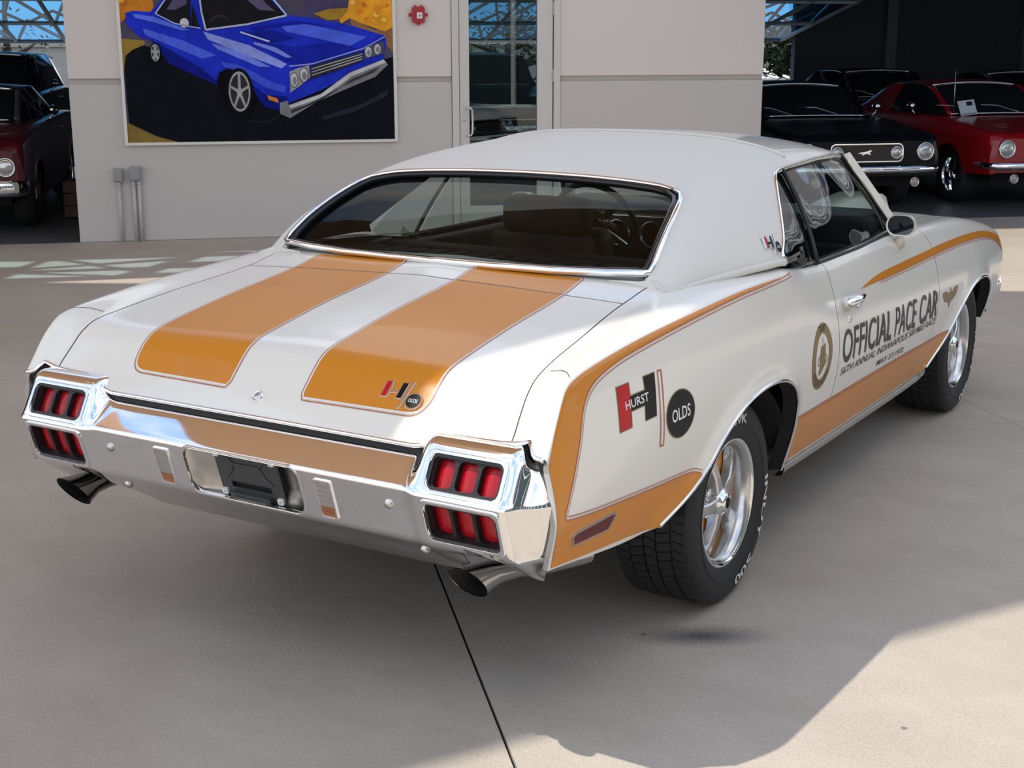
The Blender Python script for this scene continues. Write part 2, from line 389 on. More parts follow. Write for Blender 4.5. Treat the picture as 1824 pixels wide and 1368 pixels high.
# ---------------------------------------------------------------- outlet boxes with conduit
M_galv = mat('grey_conduit', (.47, .46, .455), .5)
def outlet(s, z0, z1, w, pipes, lab):
    e = empty('outlet_box', tuple(wp(s, 0, 0)), WRZ, label=lab, cat='outlet box', group='grey outlet boxes on the wall')
    MB().box((-w/2, -.075, z0), (w/2, 0, z1)).build('box_body', mat('grey_box', (.28, .28, .285), .5), e, bevel=.006)
    MB().box((-w/2+.006, -.085, z0+.012), (w/2-.006, -.074, z1-.012)).build('box_cover', mat('grey_box'), e, bevel=.004)
    for dx in pipes:
        MB().tube([(dx, -.035, z0), (dx, -.035, .0)], .017, 12).build('conduit', M_galv, e)
        MB().lathe([(.017, z0), (.022, z0-.002), (.022, z0-.03), (.017, z0-.034)], 12, Matrix.Translation((dx, -.035, 0)), 'z').build('conduit_nut', M_galv, e)
outlet(.383, .553, .675, .082, (.0,), 'small grey outlet box with one conduit, nearest the wall corner')
outlet(.535, .560, .692, .100, (-.022, .026), 'wider grey outlet box with two conduits below the painting')
# ---------------------------------------------------------------- painting of a blue car (flat artwork in layers of paint on a board)
pa = empty('painting', tuple(wp(0, 0, 0)), WRZ, label='large painting of a blue muscle car hung on the grey wall', cat='painting')
PX0, PX1, PZ0, PZ1 = .486, 2.936, .900, 2.42
MB().box((PX0, -.035, PZ0), (PX1, -.002, PZ1)).build('painted_board', mat('art_dusk', (.085, .075, .12), .8, spec=.08, noise=(6, .3)), pa)
ft = mat('white_picture_frame', (.70, .69, .655), .4)
for lo, hi in (((.462, -.045, .880), (PX0+.004, -.001, PZ1+.02)), ((PX1-.004, -.045, .880), (2.960, -.001, PZ1+.02)), ((PX0+.004, -.045, .880), (PX1-.004, -.001, PZ0+.004)), ((PX0+.004, -.045, PZ1-.004), (PX1-.004, -.001, PZ1+.02))): MB().box(lo, hi).build('frame_bar', ft, pa)
ART = [
 ('meadow', (.30,.20,.04), [(.487,1.83),(.69,1.81),(.68,1.70),(.60,1.60),(.487,1.55)]),
 ('meadow', (.22,.15,.04), [(.487,1.09),(.71,.99),(.95,.902),(.487,.902)]),
 ('hills', (.07,.06,.13), [(1.98,2.03),(2.11,2.11),(2.22,2.25),(2.30,2.41),(2.70,2.41),(2.56,1.96),(2.39,1.96)]),
 ('hillside', (.36,.21,.03), [(2.21,2.05),(2.35,2.09),(2.55,2.10),(2.54,2.01),(2.33,1.99)]),
 ('autumn_trees', (.55,.20,.025), [(.487,2.41),(.75,2.41),(.79,2.10),(.75,2.05),(.55,2.02),(.487,1.96)]),
 ('autumn_trees', (.28,.15,.07), [(2.54,2.01),(2.65,1.96),(2.77,1.90),(2.935,1.94),(2.935,1.70),(2.86,1.78),(2.56,1.88)]),
 ('autumn_trees', (.80,.36,.03), [(2.57,2.41),(2.935,2.41),(2.935,1.93),(2.86,1.89),(2.77,1.92),(2.65,1.96),(2.54,2.01),(2.46,1.96),(2.44,1.99),(2.52,2.07)]),
 ('asphalt', (.006,.007,.012), [(.50,1.58),(.52,1.68),(.58,1.73),(.68,1.77),(1.30,1.57),(1.96,1.45),(2.935,1.66),(2.935,.902),(.95,.902),(.75,.96),(.51,1.08)]),
 ('car_body', (.016,.035,.56), [(.54,2.05),(.61,2.07),(.76,2.06),(.83,2.13),(.94,2.25),(1.04,2.34),(1.60,2.34),(1.79,2.25),(1.99,2.03),(2.20,2.01),(2.56,1.94),(2.86,1.85),(2.87,1.79),(2.84,1.69),(2.85,1.64),(2.64,1.55),(2.25,1.36),(1.97,1.25),(1.89,1.18),(1.74,1.21),(1.67,1.29),(1.61,1.43),(1.51,1.53),(1.41,1.56),(1.34,1.53),(1.31,1.45),(1.36,1.39),(.89,1.61),(.80,1.75),(.74,1.82),(.67,1.83),(.62,1.87),(.54,1.96)]),
 ('car_shade', (.006,.012,.22), [(.74,1.82),(.93,1.72),(1.18,1.56),(1.31,1.45),(1.36,1.39),(.89,1.61),(.80,1.75)]),
 ('car_shade', (.006,.012,.22), [(1.61,1.43),(1.75,1.32),(1.94,1.31),(1.93,1.22),(1.87,1.18),(1.74,1.21),(1.67,1.29)]),
 ('car_shade', (.010,.020,.38), [(1.60,1.86),(1.95,1.60),(2.15,1.585),(2.64,1.72),(2.40,1.80),(2.03,1.75),(1.80,1.79)]),
 ('car_highlight', (.075,.13,.76), [(.68,1.92),(.87,1.86),(1.03,1.81),(1.32,1.68),(1.19,1.65),(.91,1.77),(.70,1.86)]),
 ('car_highlight', (.26,.33,.80), [(1.21,1.89),(1.61,1.77),(1.95,1.60),(1.90,1.56),(1.58,1.68),(1.25,1.82)]),
 ('car_highlight', (.075,.13,.76), [(1.91,1.94),(2.12,1.96),(2.41,1.90),(2.69,1.84),(2.53,1.76),(2.27,1.82),(1.95,1.89)]),
 ('car_highlight', (.10,.17,.80), [(.60,2.045),(.78,2.02),(.95,1.955),(1.10,1.90),(1.02,1.90),(.80,1.965),(.62,2.01)]),
 ('car_highlight', (.16,.23,.80), [(1.28,1.785),(1.45,1.74),(1.62,1.665),(1.80,1.575),(1.70,1.575),(1.50,1.66),(1.33,1.735)]),
 ('car_highlight', (.05,.095,.70), [(1.36,1.62),(1.50,1.60),(1.66,1.52),(1.80,1.44),(1.93,1.40),(1.92,1.34),(1.76,1.38),(1.62,1.47),(1.48,1.555),(1.38,1.575)]),
 ('car_highlight', (.20,.27,.82), [(1.66,1.80),(1.86,1.745),(2.0,1.66),(1.95,1.655),(1.80,1.725),(1.66,1.775)]),
 ('car_shade', (.008,.016,.33), [(1.62,1.92),(2.05,1.985),(2.40,1.93),(2.12,1.955),(1.90,1.935),(1.70,1.90)]),
 ('road_sheen', (.020,.024,.036), [(2.25,1.12),(2.60,1.22),(2.88,1.36),(2.86,1.30),(2.55,1.16),(2.28,1.09)]),
 ('road_sheen', (.016,.018,.026), [(1.55,1.085),(1.75,1.07),(1.86,1.12),(1.88,1.16),(1.84,1.125),(1.74,1.085),(1.56,1.095)]),
 ('car_window', (.012,.012,.016), [(.81,2.05),(.87,2.12),(.97,2.25),(1.06,2.30),(1.12,2.30),(1.10,1.94),(.96,1.97)]),
 ('car_window', (.012,.012,.016), [(1.19,2.30),(1.64,2.30),(1.75,2.25),(1.955,2.03),(1.55,1.95),(1.23,1.915)]),
 ('car_window', (.012,.012,.016), [(1.13,2.13),(1.18,1.93),(1.11,1.94)]),
 ('window_reflection', (.11,.09,.17), [(1.52,2.29),(1.66,2.28),(1.78,2.14),(1.86,2.07),(1.72,2.08),(1.60,2.18)]),
 ('window_reflection', (.09,.075,.15), [(.90,2.08),(.98,2.20),(1.08,2.26),(1.08,2.13),(.98,2.08)]),
 ('steering_wheel', (.035,.03,.03), [(1.27,1.985),(1.33,2.03),(1.40,2.035),(1.44,1.99),(1.42,1.99),(1.385,2.018),(1.335,2.012),(1.29,1.975)]),
 ('hood_scoop', (.008,.016,.30), [(1.53,1.88),(1.80,1.79),(2.03,1.83),(1.85,1.90)]),
 ('arch', (.004,.004,.006), [(1.31,1.45),(1.34,1.53),(1.41,1.56),(1.51,1.53),(1.61,1.43),(1.67,1.29),(1.60,1.12),(1.45,1.14),(1.36,1.30)]),
 ('grille', (.03,.03,.035), [(2.17,1.58),(2.65,1.71),(2.64,1.62),(2.16,1.46)]),
 ('lamp_bezel', (.30,.31,.34), [(1.97,1.53),(2.04,1.56),(2.15,1.59),(2.16,1.48),(2.06,1.40),(1.97,1.34)]),
 ('lamp_bezel', (.10,.10,.12), [(2.66,1.75),(2.84,1.80),(2.84,1.69),(2.66,1.64)]),
 ('chrome_bumper', (.20,.20,.215), [(1.87,1.25),(1.94,1.27),(1.95,1.23),(2.25,1.33),(2.52,1.52),(2.84,1.64),(2.88,1.59),(2.76,1.48),(2.46,1.36),(2.20,1.25),(1.96,1.11),(1.87,1.15)]),
 ('bumper_highlight', (.55,.56,.58), [(1.95,1.225),(2.25,1.325),(2.52,1.515),(2.84,1.635),(2.86,1.61),(2.55,1.49),(2.26,1.295),(1.97,1.20)]),
 ('bumper_dark', (.05,.05,.055), [(1.97,1.185),(2.26,1.275),(2.55,1.465),(2.80,1.57),(2.75,1.52),(2.46,1.40),(2.20,1.27),(1.97,1.15)]),
 ('marker', (.75,.22,.03), [(1.76,1.32),(1.85,1.29),(1.86,1.25),(1.77,1.28)])]
def art(name, col, poly, layer):
    d = -.0355-.0006*layer; b = MB(); b.add([(x, d, z) for x, z in poly], [tuple(range(len(poly)))])
    bm = bmesh.new(); me = b.mesh(name); bm.from_mesh(me); bmesh.ops.triangulate(bm, faces=bm.faces[:], ngon_method='EAR_CLIP')
    for f in bm.faces:
        f.normal_update()
        if f.normal.y > 0: f.normal_flip()
    bm.to_mesh(me); bm.free(); link(name, me, mat('art_%.3f_%.3f_%.3f' % col, col, .8, spec=.08, noise=(9, .18)), pa)
for k, (nm, c_, P_) in enumerate(ART): art(nm, c_, P_, k)
def el2(cx, cz, a, b, n=24): return [(cx+a*math.cos(2*math.pi*i/n), cz+b*math.sin(2*math.pi*i/n)) for i in range(n)]
K = len(ART)
for cx, cz, a, b in ((1.51, 1.35, .125, .215), (.78, 1.70, .050, .090)):
    art('tyre', (.006,.006,.008), el2(cx, cz, a, b), K); art('wheel_ring', (.34,.35,.37), el2(cx, cz+.005, a*.78, b*.84), K+1); art('wheel_dish', (.03,.03,.036), el2(cx, cz+.005, a*.66, b*.74), K+2)
    for q in range(5):
        t = 2*math.pi*q/5+.3; ux, uz = math.cos(t), math.sin(t); px, pz = -uz*.012, ux*.012
        art('wheel_spoke', (.33,.34,.36), [(cx+px, cz+pz), (cx+ux*a*.68+px, cz+uz*b*.76+pz), (cx+ux*a*.68-px, cz+uz*b*.76-pz), (cx-px, cz-pz)], K+3)
    art('wheel_hub', (.35,.36,.38), el2(cx, cz, a*.2, b*.2, 14), K+4)
for cx, cz, a, b in ((2.01,1.455,.030,.062), (2.10,1.50,.034,.062), (2.70,1.705,.030,.046), (2.785,1.73,.030,.046)):
    art('headlamp', (.06,.06,.07), el2(cx, cz, a*1.15, b*1.12, 18), K+1); art('headlamp', (.55,.56,.6), el2(cx, cz, a, b, 18), K+2); art('headlamp', (.22,.23,.27), el2(cx+.004, cz-.006, a*.6, b*.6, 18), K+3)
art('mirror', (.55,.56,.6), el2(1.05, 1.965, .040, .042, 16), K+1)
def art_line(P_, w, col, layer, nm):
    for a, b in zip(P_[:-1], P_[1:]):
        d = Vector((b[0]-a[0], b[1]-a[1])).normalized()*w/2; art(nm, col, [(a[0]-d.y, a[1]+d.x), (b[0]-d.y, b[1]+d.x), (b[0]+d.y, b[1]-d.x), (a[0]+d.y, a[1]-d.x)], layer)
art_line([(1.185,2.33),(1.205,2.06),(1.235,1.905),(1.60,1.952),(1.965,2.032),(1.80,2.235),(1.70,2.30)], .016, (.45,.50,.68), K+1, 'window_trim')
art_line([(.80,2.045),(.86,2.125),(.97,2.27)], .012, (.45,.50,.68), K+1, 'window_trim'); art_line([(.80,2.045),(.96,1.962),(1.10,1.932),(1.19,1.918)], .010, (.40,.45,.64), K+1, 'window_trim')
art_line([(1.54,1.885),(1.80,1.80)], .014, (.50,.54,.72), K+1, 'scoop_edge')
for t in (.22, .5, .78): art_line([(2.17, 1.475+.10*t), (2.645, 1.625+.08*t)], .010, (.38,.38,.40), K+1, 'grille_bar')
art_line([(1.97,1.58),(2.18,1.60),(2.65,1.735),(2.86,1.845)], .010, (.30,.36,.78), K+1, 'hood_edge')
rnd = random.Random(5)
for q in range(26):
    cx = rnd.uniform(2.56, 2.90); cz = rnd.uniform(1.98, 2.38); r = rnd.uniform(.012, .03)
    art('foliage_dab', rnd.choice([(.95,.55,.06),(.72,.22,.02),(.85,.45,.10),(.60,.18,.02)]), el2(cx, cz, r, r*.8, 7), K+1)
    if q < 12: cx = rnd.uniform(.50, .72); cz = rnd.uniform(2.06, 2.36); art('foliage_dab', rnd.choice([(.70,.26,.03),(.45,.14,.02),(.80,.40,.05)]), el2(cx, cz, r, r*.8, 7), K+1)
# ---------------------------------------------------------------- far side: glazed folding door, yard, trees, pale building
M_bluegl = glass_mat('blue_door_glass', (.06, .40, .82))
M_frame = mat('door_frame_steel', (.50, .56, .60), .45)
M_brace = mat('cyan_lit_steel', (.35, .66, .82), .4)  # pale blue colour stands in for cyan light on the braces
def glazed_leaf(name, s0, s1, rows, pitch, lab, grp, diag=True):
    """rows = list of (p, z) rails; panes between stiles every `pitch`"""
    root = empty(name, tuple(wp((s0+s1)/2, rows[0][0], 0)), 0, label=lab, cat='hangar door', group=grp); inv = Matrix.Translation(-Vector(wp((s0+s1)/2, rows[0][0], 0)))
    def at(s, r): return inv @ wp(s, r[0], r[1])
    n = max(1, round((s1-s0)/pitch)); ss = [s0+(s1-s0)*k/n for k in range(n+1)]
    for r in rows: MB().bar(at(s0, r), at(s1, r), .07, .07).build('rail', M_frame, root)
    for s in ss: MB().tube([at(s, r) for r in rows], .045, 4).build('stile', M_frame, root)
    for i in range(n):
        for a, b in zip(rows[:-1], rows[1:]):
            q = [at(ss[i]+.03, a), at(ss[i+1]-.03, a), at(ss[i+1]-.03, b), at(ss[i]+.03, b)]
            MB().add(q, [(0, 1, 2, 3)]).build('pane', M_bluegl, root)
        if diag:
            for a, b in zip(rows[:-1], rows[1:]):
                A0, B0, mid = at(ss[i]+.05, a), at(ss[i+1]-.05, a), at((ss[i]+ss[i+1])/2, b); dz = Vector((0, 0, .05))
                MB().bar(A0+dz, mid+dz, .045).build('pane_brace', M_brace, root); MB().bar(mid+dz, B0+dz, .045).build('pane_brace', M_brace, root)
            a, b = rows[0], rows[1]; up_ = Vector((0, 0, .22))
            MB().bar(at(ss[i], b)+up_, at((ss[i]+ss[i+1])/2, b), .05).build('truss_brace', M_frame, root); MB().bar(at((ss[i]+ss[i+1])/2, b), at(ss[i+1], b)+up_, .05).build('truss_brace', M_frame, root)
    return root
glazed_leaf('folding_door', -12, 13.2, [(16.2, 1.86), (14.4, 2.18), (12.4, 2.55), (9.6, 3.3)], .92, 'blue glazed folding hangar door raised at the far side of the garage', None)
struct('yard', MB().box((-40, 17, -.10), (45, 60, -.002), WM), mat('shaded_yard', (.11, .11, .105), .8))  # dark colour stands in for tree shade over the yard
pb = empty('pale_building', tuple(wp(4, 34, 0)), WRZ, label='pale building seen through the far side of the garage', cat='building')
MB().box((-40, 0, 0), (12.0, 8, 1.75)).build('facade', mat('pale_render', (.40, .40, .375), .8), pb); MB().box((-40.1, -.1, 1.75), (12.1, 8.1, 1.9)).build('parapet', mat('pale_render'), pb)
def tree(s, p, h, seed, lab, spread=1.6, nleaf=900, q=.085, lowest=.28):
    r = random.Random(seed); t = empty('tree', tuple(wp(s, p, 0)), 0, label=lab, cat='tree'); br = MB()
    br.tube([(0, 0, 0), (.05, .02, h*.3), (.0, 0, h*.55), (.05, 0, h)], [.20, .15, .11, .04], 9)
    tips = []
    for k in range(9):
        a = r.uniform(0, 6.28); zz = r.uniform(h*lowest, h*.7); L_ = r.uniform(.8, spread)
        P_ = [(0, 0, zz), (L_*.5*math.cos(a), L_*.5*math.sin(a), zz+.25), (L_*math.cos(a+.3), L_*math.sin(a+.3), zz+r.uniform(.1, .7))]
        br.tube(P_, [.07, .05, .02], 6); tips += [Vector(P_[1]), Vector(P_[2])]
    br.build('branches', mat('bark', (.05, .04, .032), .9), t)
    lf_ = MB()
    for k in range(nleaf):
        c_ = r.choice(tips)+Vector((r.gauss(0, .34), r.gauss(0, .34), r.gauss(.1, .24))); a, b = r.uniform(0, 6.28), r.uniform(-.8, .8)
        u = Vector((math.cos(a), math.sin(a), b)).normalized()*q; w = u.cross(Vector((r.random()-.5, r.random()-.5, 1))).normalized()*q*.5
        lf_.add([c_-u, c_+w, c_+u, c_-w], [(0, 1, 2, 3)])
    tag(lf_.build('leaves', mat('leaf_green', (.035, .060, .022), .6, noise=(3, .5)), t, fix=False), kind='stuff')
tree(-4.0, 24, 2.9, 3, 'tree with spreading bare boughs behind the dark red car', 2.2, 260)
tree(8.3, 22, 3.0, 8, 'leafy green tree seen through the glass door', 1.7, 1100)
tree(17.3, 24, 2.7, 12, 'dense tree beyond the right end of the folding door', 2.0, 5200, .16, .12)
# ---------------------------------------------------------------- unseen canopies above the frame, added and shaped to shade the forecourt
M_can = mat('tan_canopy_soffit', (.72, .45, .27), .6)
def slab_at(name, shadow, h, th, m, lab, cat):
    """added unseen flat slab; `shadow` = where its shade falls on the ground"""
    P_ = [(x-SHX*h, y-SHY*h) for x, y in shadow]; cx = sum(p[0] for p in P_)/len(P_); cy = sum(p[1] for p in P_)/len(P_)
    e = empty(name, (cx, cy, 0), 0)
    b = MB(); b.prism([(x-cx, y-cy) for x, y in P_], h, h+th).build('shade_slab', m, e)
    return e, (cx, cy)
CAN, cc = slab_at('shade_canopy', [(7.0,10.03),(.08,-2.24),(-1.3,-2.34),(-1.45,-2.75),(-2.66,-2.8),(-2.72,-.72),(-3.25,-.80),(-3.86,-.60),(-4.0,-2.6),(-14,-3.4),(-16,-2.05)], 7.0, .35, M_can, '', '')  # outline worked back from the shade edges, notched to let sky into the bumper
tag(CAN, kind='structure')
for x, y in ((-9.6, -4.2), (-16.5, -4.6)): MB().box((x-.2-cc[0], y-.2-cc[1], 0), (x+.2-cc[0], y+.2-cc[1], 7.0)).build('column', M_wall, CAN)  # supports added under the unseen slab
def glazed_canopy():
    """stands for a folded glass door: unseen sheet, its holes shaped to drop light patches"""
    hull = [(-10.5,.6),(-6.9,2.62),(-6.2,3.06),(-5.55,3.74),(-4.3,5.1),(-3.3,6.9),(-5.0,5.9),(-7.5,3.95),(-11.5,1.0)]
    holes = [[(-7.9,3.30),(-7.0,3.86),(-6.88,3.60),(-7.4,3.10)],[(-6.76,3.60),(-6.93,3.93),(-6.85,3.99),(-6.52,3.97)],[(-6.68,3.49),(-6.43,3.94),(-6.21,3.91)],[(-6.50,3.12),(-6.59,3.32),(-6.46,3.38),(-6.03,3.55)],[(-6.48,3.48),(-6.02,3.90),(-5.90,3.88),(-5.87,3.69)],[(-6.80,4.08),(-6.13,4.67),(-6.47,4.05)],[(-6.36,4.01),(-6.07,4.48),(-5.97,4.15),(-6.13,4.0)],[(-5.70,3.94),(-5.78,4.15),(-5.40,4.50),(-5.25,4.30)],[(-5.88,4.50),(-5.98,4.78),(-5.60,5.15),(-5.45,4.90)],[(-7.3,2.72),(-7.35,2.95),(-6.75,3.20),(-6.68,3.02)]]  # holes follow the light patches wanted on the ground
    h = 5.2; cx, cy = -7.0-SHX*h, 3.5-SHY*h; e = empty('glazed_canopy', (cx, cy, 0), 0); tag(e, kind='structure')
    sh = lambda P_: [(x-SHX*h-cx, y-SHY*h-cy) for x, y in P_]
    bm = bmesh.new(); ed = []
    for lp in [sh(hull)]+[sh(q) for q in holes]:
        vs_ = [bm.verts.new((x, y, h)) for x, y in lp]
        for i in range(len(vs_)): ed.append(bm.edges.new((vs_[i], vs_[(i+1) % len(vs_)])))
    bmesh.ops.triangle_fill(bm, edges=ed, use_beauty=True)
    r_ = bmesh.ops.extrude_face_region(bm, geom=bm.faces[:])
    for v in [g_ for g_ in r_['geom'] if isinstance(g_, bmesh.types.BMVert)]: v.co.z += .03
    me = bpy.data.meshes.new('canopy_frame'); bm.to_mesh(me); bm.free(); link('canopy_frame', me, M_frame, e)
    for q in holes:
        P_ = sh(q); MB().add([(x, y, h+.035) for x, y in P_], [tuple(range(len(P_)))]).build('canopy_pane', glass_mat('pale_blue_glass', (.50, .80, 1.0)), e)
glazed_canopy()
# white truss-framed folding door raised over the right opening (just above the frame)
M_whitesteel = mat('white_steel', (.80, .81, .82), .4)
def truss_door(s0, s1):
    e = empty('truss_door', tuple(wp(s0, 0, 0)), WRZ); tag(e, kind='structure')
    A_ = lambda s, q, z: Vector((s-s0, q, z))
    lo, hi = (-2.35, 2.75), (-.10, 4.55)
    n = int((s1-s0)/1.5)
    for (q, z) in (lo, (-1.6, 3.35), (-.85, 3.95), hi): MB().bar(A_(s0, q, z), A_(s1, q, z), .10).build('rail', M_whitesteel, e)
    for k in range(n+1):
        s = s0+(s1-s0)*k/n; MB().bar(A_(s, *lo), A_(s, *hi), .09).build('stile', M_whitesteel, e)
        if k < n:
            s2 = s0+(s1-s0)*(k+1)/n
            MB().bar(A_(s, *lo)+Vector((0, .25, .55)), A_((s+s2)/2, *hi), .06).build('truss_brace', M_whitesteel, e); MB().bar(A_((s+s2)/2, *hi), A_(s2, *lo)+Vector((0, .25, .55)), .06).build('truss_brace', M_whitesteel, e)
            MB().add([A_(s+.05, lo[0], lo[1]), A_(s2-.05, lo[0], lo[1]), A_(s2-.05, hi[0], hi[1]), A_(s+.05, hi[0], hi[1])], [(0, 1, 2, 3)]).build('pane', glass_mat('grey_blue_glass', (.20, .34, .48)), e)
truss_door(6.7, 21.5); 
# neighbouring buildings round the forecourt, outside the frame
struct('wall_neighbour', MB().box((24, .2, 0), (75, 12, 6.8), WM), mat('dark_hangar_cladding', (.07, .075, .08), .5))
gb_ = empty('glass_hangar', (12.5, -4, 0), 0); tag(gb_, kind='structure')
MB().box((0, -16, 0), (10, 18, 6.2)).build('dark_glazing', mat('dark_teal_glazing', (.012, .035, .045), .06, spec=.5), gb_)
MB().box((-.06, -16, 6.2), (10, 18, 6.8)).build('fascia', M_wall, gb_); MB().box((-.05, -16, 0), (0, 18, .35)).build('plinth', M_wall, gb_)
for k in range(23): MB().box((-.08, -15.9+1.5*k, .3), (.02, -15.78+1.5*k, 6.2)).build('mullion', M_whitesteel, gb_)
for z in (1.8, 3.6): MB().box((-.06, -16, z), (.02, 18, z+.08)).build('transom', M_whitesteel, gb_)
# ================================================================ hero car: body panels
CAR = empty('coupe_car', (0, 0, 0), label='white and gold two-door pace coupe with vinyl roof, parked on the concrete in front', cat='car')

class Loft:
    """one side (x>0) of a car body: sections through control curves, cut at a lower edge curve"""
    def __init__(s, ctr, ctrl, low, nrow, flare=None, yend=None):
        s.ctr = pchip(ctr); s.ctrl = [pchip(c) for c in ctrl]; s.low = pchip(low); s.nrow = nrow; s.flare = flare or []; s.yend = yend
    def section(s, y):
        P = [np.array([0.0, s.ctr(y)[0]])]+[c(y) for c in s.ctrl]
        return P
    def row(s, y):
        """points (x,z) for all rows at station y"""
        P = s.section(y); k = len(s.nrow)
        S = catmull(P, [n if i < k-1 else 1 for i, n in enumerate(s.nrow[:len(P)-1])]+[1]*0) if False else None
        fine = catmull(P, 16); nfix = len(s.nrow)-1          # the last entry of nrow = rows of the trimmed tail
        out = []
        for i in range(nfix):
            seg = fine[i*16:(i+1)*16+1]; n = s.nrow[i]
            for j in range(n):
                q = j/n*16; a = int(q); fr = q-a; out.append(seg[a]*(1-fr)+seg[min(a+1, 16)]*fr)
        tail = fine[nfix*16:]; zb = s.low(y)[0]
        cut = [tail[0]]
        for a, b in zip(tail[:-1], tail[1:]):
            if b[1] <= zb:
                t = (a[1]-zb)/max(a[1]-b[1], 1e-6); cut.append(a+(b-a)*t); break
            cut.append(b)
        cut = np.array(cut); L_ = np.concatenate([[0], np.cumsum(np.linalg.norm(np.diff(cut, axis=0), axis=1))]); n = s.nrow[-1]
        for j in range(n+1):
            q = L_[-1]*(j/n)
            out.append(np.array([np.interp(q, L_, cut[:, 0]), np.interp(q, L_, cut[:, 1])]))
        R = np.array(out)
        for (arch, amp, wid) in s.flare:                     # rolled lip round a wheel opening
            d = np.min(np.hypot(R[:, None, 0]*0+y-arch[None, :, 0], R[:, None, 1]-arch[None, :, 1]), axis=1)
            msk = (np.arange(len(R)) > sum(s.nrow[:-1]))
            R[:, 0] += np.where(msk, amp*np.exp(-(d/wid)**2), 0)
        return R
    def grid(s, ys, warp=None):
        G = np.zeros((len(ys), sum(s.nrow)+1, 3))
        for i, y in enumerate(ys):
            R = s.row(y); G[i, :, 0] = R[:, 0]; G[i, :, 1] = y; G[i, :, 2] = R[:, 1]
            if warp:
                for j in range(R.shape[0]):
                    y2 = warp(y, R[j, 0], R[j, 1])
                    if abs(y2-y) > 1e-5:
                        R2 = s.row(y2) if abs(y2-y) > 1e-3 else R
                        G[i, j] = (R2[j, 0], y2, R2[j, 1])
        return G
def grid_normals(G, sym=True):
    gy = np.gradient(G, axis=0); gs = np.gradient(G, axis=1)
    N_ = np.cross(gs, gy); N_ /= np.maximum(np.linalg.norm(N_, axis=2, keepdims=True), 1e-9)
    if sym: 
        N_[:, 0, 0] = 0; N_[:, 0] /= np.maximum(np.linalg.norm(N_[:, 0], axis=1, keepdims=True), 1e-9)
    return N_
def panel(name, G, N_, m, parent, gap=0.0022, flange=0.014, label=None, edges=(1, 1, 1, 1), centre=False, mirror=False):
    """sub-grid -> thin-gapped panel with a return flange. edges: y0,y1,s0,s1 get gap+flange"""
    G = G.copy(); N_ = N_.copy()
    if mirror: G[..., 0] *= -1; N_[..., 0] *= -1
    if centre:
        Gm = G[:, :0:-1].copy(); Gm[..., 0] *= -1; Nm = N_[:, :0:-1].copy(); Nm[..., 0] *= -1
        G = np.concatenate([Gm, G], axis=1); N_ = np.concatenate([Nm, N_], axis=1)
    def pull(a, b):
        d = b-a; l = np.maximum(np.linalg.norm(d, axis=-1, keepdims=True), 1e-9); return a+d/l*np.minimum(gap, 0.4*l)
    if edges[0]: G[0] = pull(G[0], G[1])
    if edges[1]: G[-1] = pull(G[-1], G[-2])
    if edges[2]: G[:, 0] = pull(G[:, 0], G[:, 1])
    if edges[3]: G[:, -1] = pull(G[:, -1], G[:, -2])
    a, b = G.shape[:2]; V = G.reshape(-1, 3).tolist(); NV = N_.reshape(-1, 3).tolist(); F = []
    flip = mirror
    for i in range(a-1):
        for j in range(b-1):
            q = (i*b+j, i*b+j+1, (i+1)*b+j+1, (i+1)*b+j); F.append(q[::-1] if flip else q)
    loops = []
    if edges[0]: loops.append([(0, j) for j in range(b)])
    if edges[1]: loops.append([(a-1, j) for j in range(b)])
    if edges[2]: loops.append([(i, 0) for i in range(a)])
    if edges[3]: loops.append([(i, b-1) for i in range(a)])
    for lp in loops:
        base = len(V)
        for (i, j) in lp:
            p = G[i, j]; n = N_[i, j]; V.append(p.tolist()); NV.append(n.tolist()); V.append((p-n*flange).tolist()); NV.append(n.tolist())
        for k in range(len(lp)-1): F.append((base+2*k, base+2*k+2, base+2*k+3, base+2*k+1))
    me = bpy.data.meshes.new(name); me.from_pydata(V, [], F); me.polygons.foreach_set('use_smooth', [True]*len(F)); me.update()
    me.normals_split_custom_set_from_vertices([tuple(n) for n in NV])
    return link(name, me, m, parent, label)

# --- control curves (y, x, z); rear axle at y=0, ground z=0
C_ctr = [(-1.235,.772),(-1.205,.812),(-1.165,.855),(-1.12,.902),(-1.08,.936),(-1.03,.956),(-.97,.968),(-.76,1.008),(-.43,1.056),(-.32,1.080),(-.2,1.09),(0,1.09),(1.5,1.04),(1.85,1.005),(2.2,.99),(2.9,.965),(3.3,.90),(3.55,.83),(3.72,.76)]
C_p1 = [(-1.235,.800,.775),(-1.19,.806,.818),(-1.14,.80,.872),(-1.10,.795,.912),(-1.05,.788,.940),(-.97,.775,.957),(-.75,.752,.990),(-.407,.716,1.034),(-.25,.722,1.060),(-.1,.74,1.064),(.4,.80,1.035),(.68,.835,1.0),(1.3,.842,1.0),(1.85,.80,1.0),(2.1,.74,.982),(2.8,.72,.955),(3.3,.72,.885),(3.72,.72,.765)]
C_p2 = [(-1.235,.918,.775),(-1.19,.914,.842),(-1.14,.906,.912),(-1.095,.898,.952),(-1.04,.893,.968),(-.94,.892,.982),(-.75,.893,1.000),(-.36,.90,1.022),(0,.905,1.034),(.36,.905,1.028),(.6,.885,1.004),(.9,.878,.988),(1.3,.878,.988),(1.9,.862,.982),(2.3,.858,.972),(2.8,.862,.945),(3.2,.862,.890),(3.5,.860,.832),(3.65,.856,.790),(3.72,.850,.750)]
C_p3 = [(-1.235,.930,.735),(-1.14,.921,.86),(-1.08,.915,.905),(-.94,.913,.928),(-.75,.914,.948),(-.36,.922,.968),(0,.928,.975),(.36,.926,.965),(.9,.905,.935),(1.3,.903,.930),(1.9,.893,.925),(2.8,.895,.888),(3.2,.895,.835),(3.5,.888,.785),(3.72,.872,.715)]
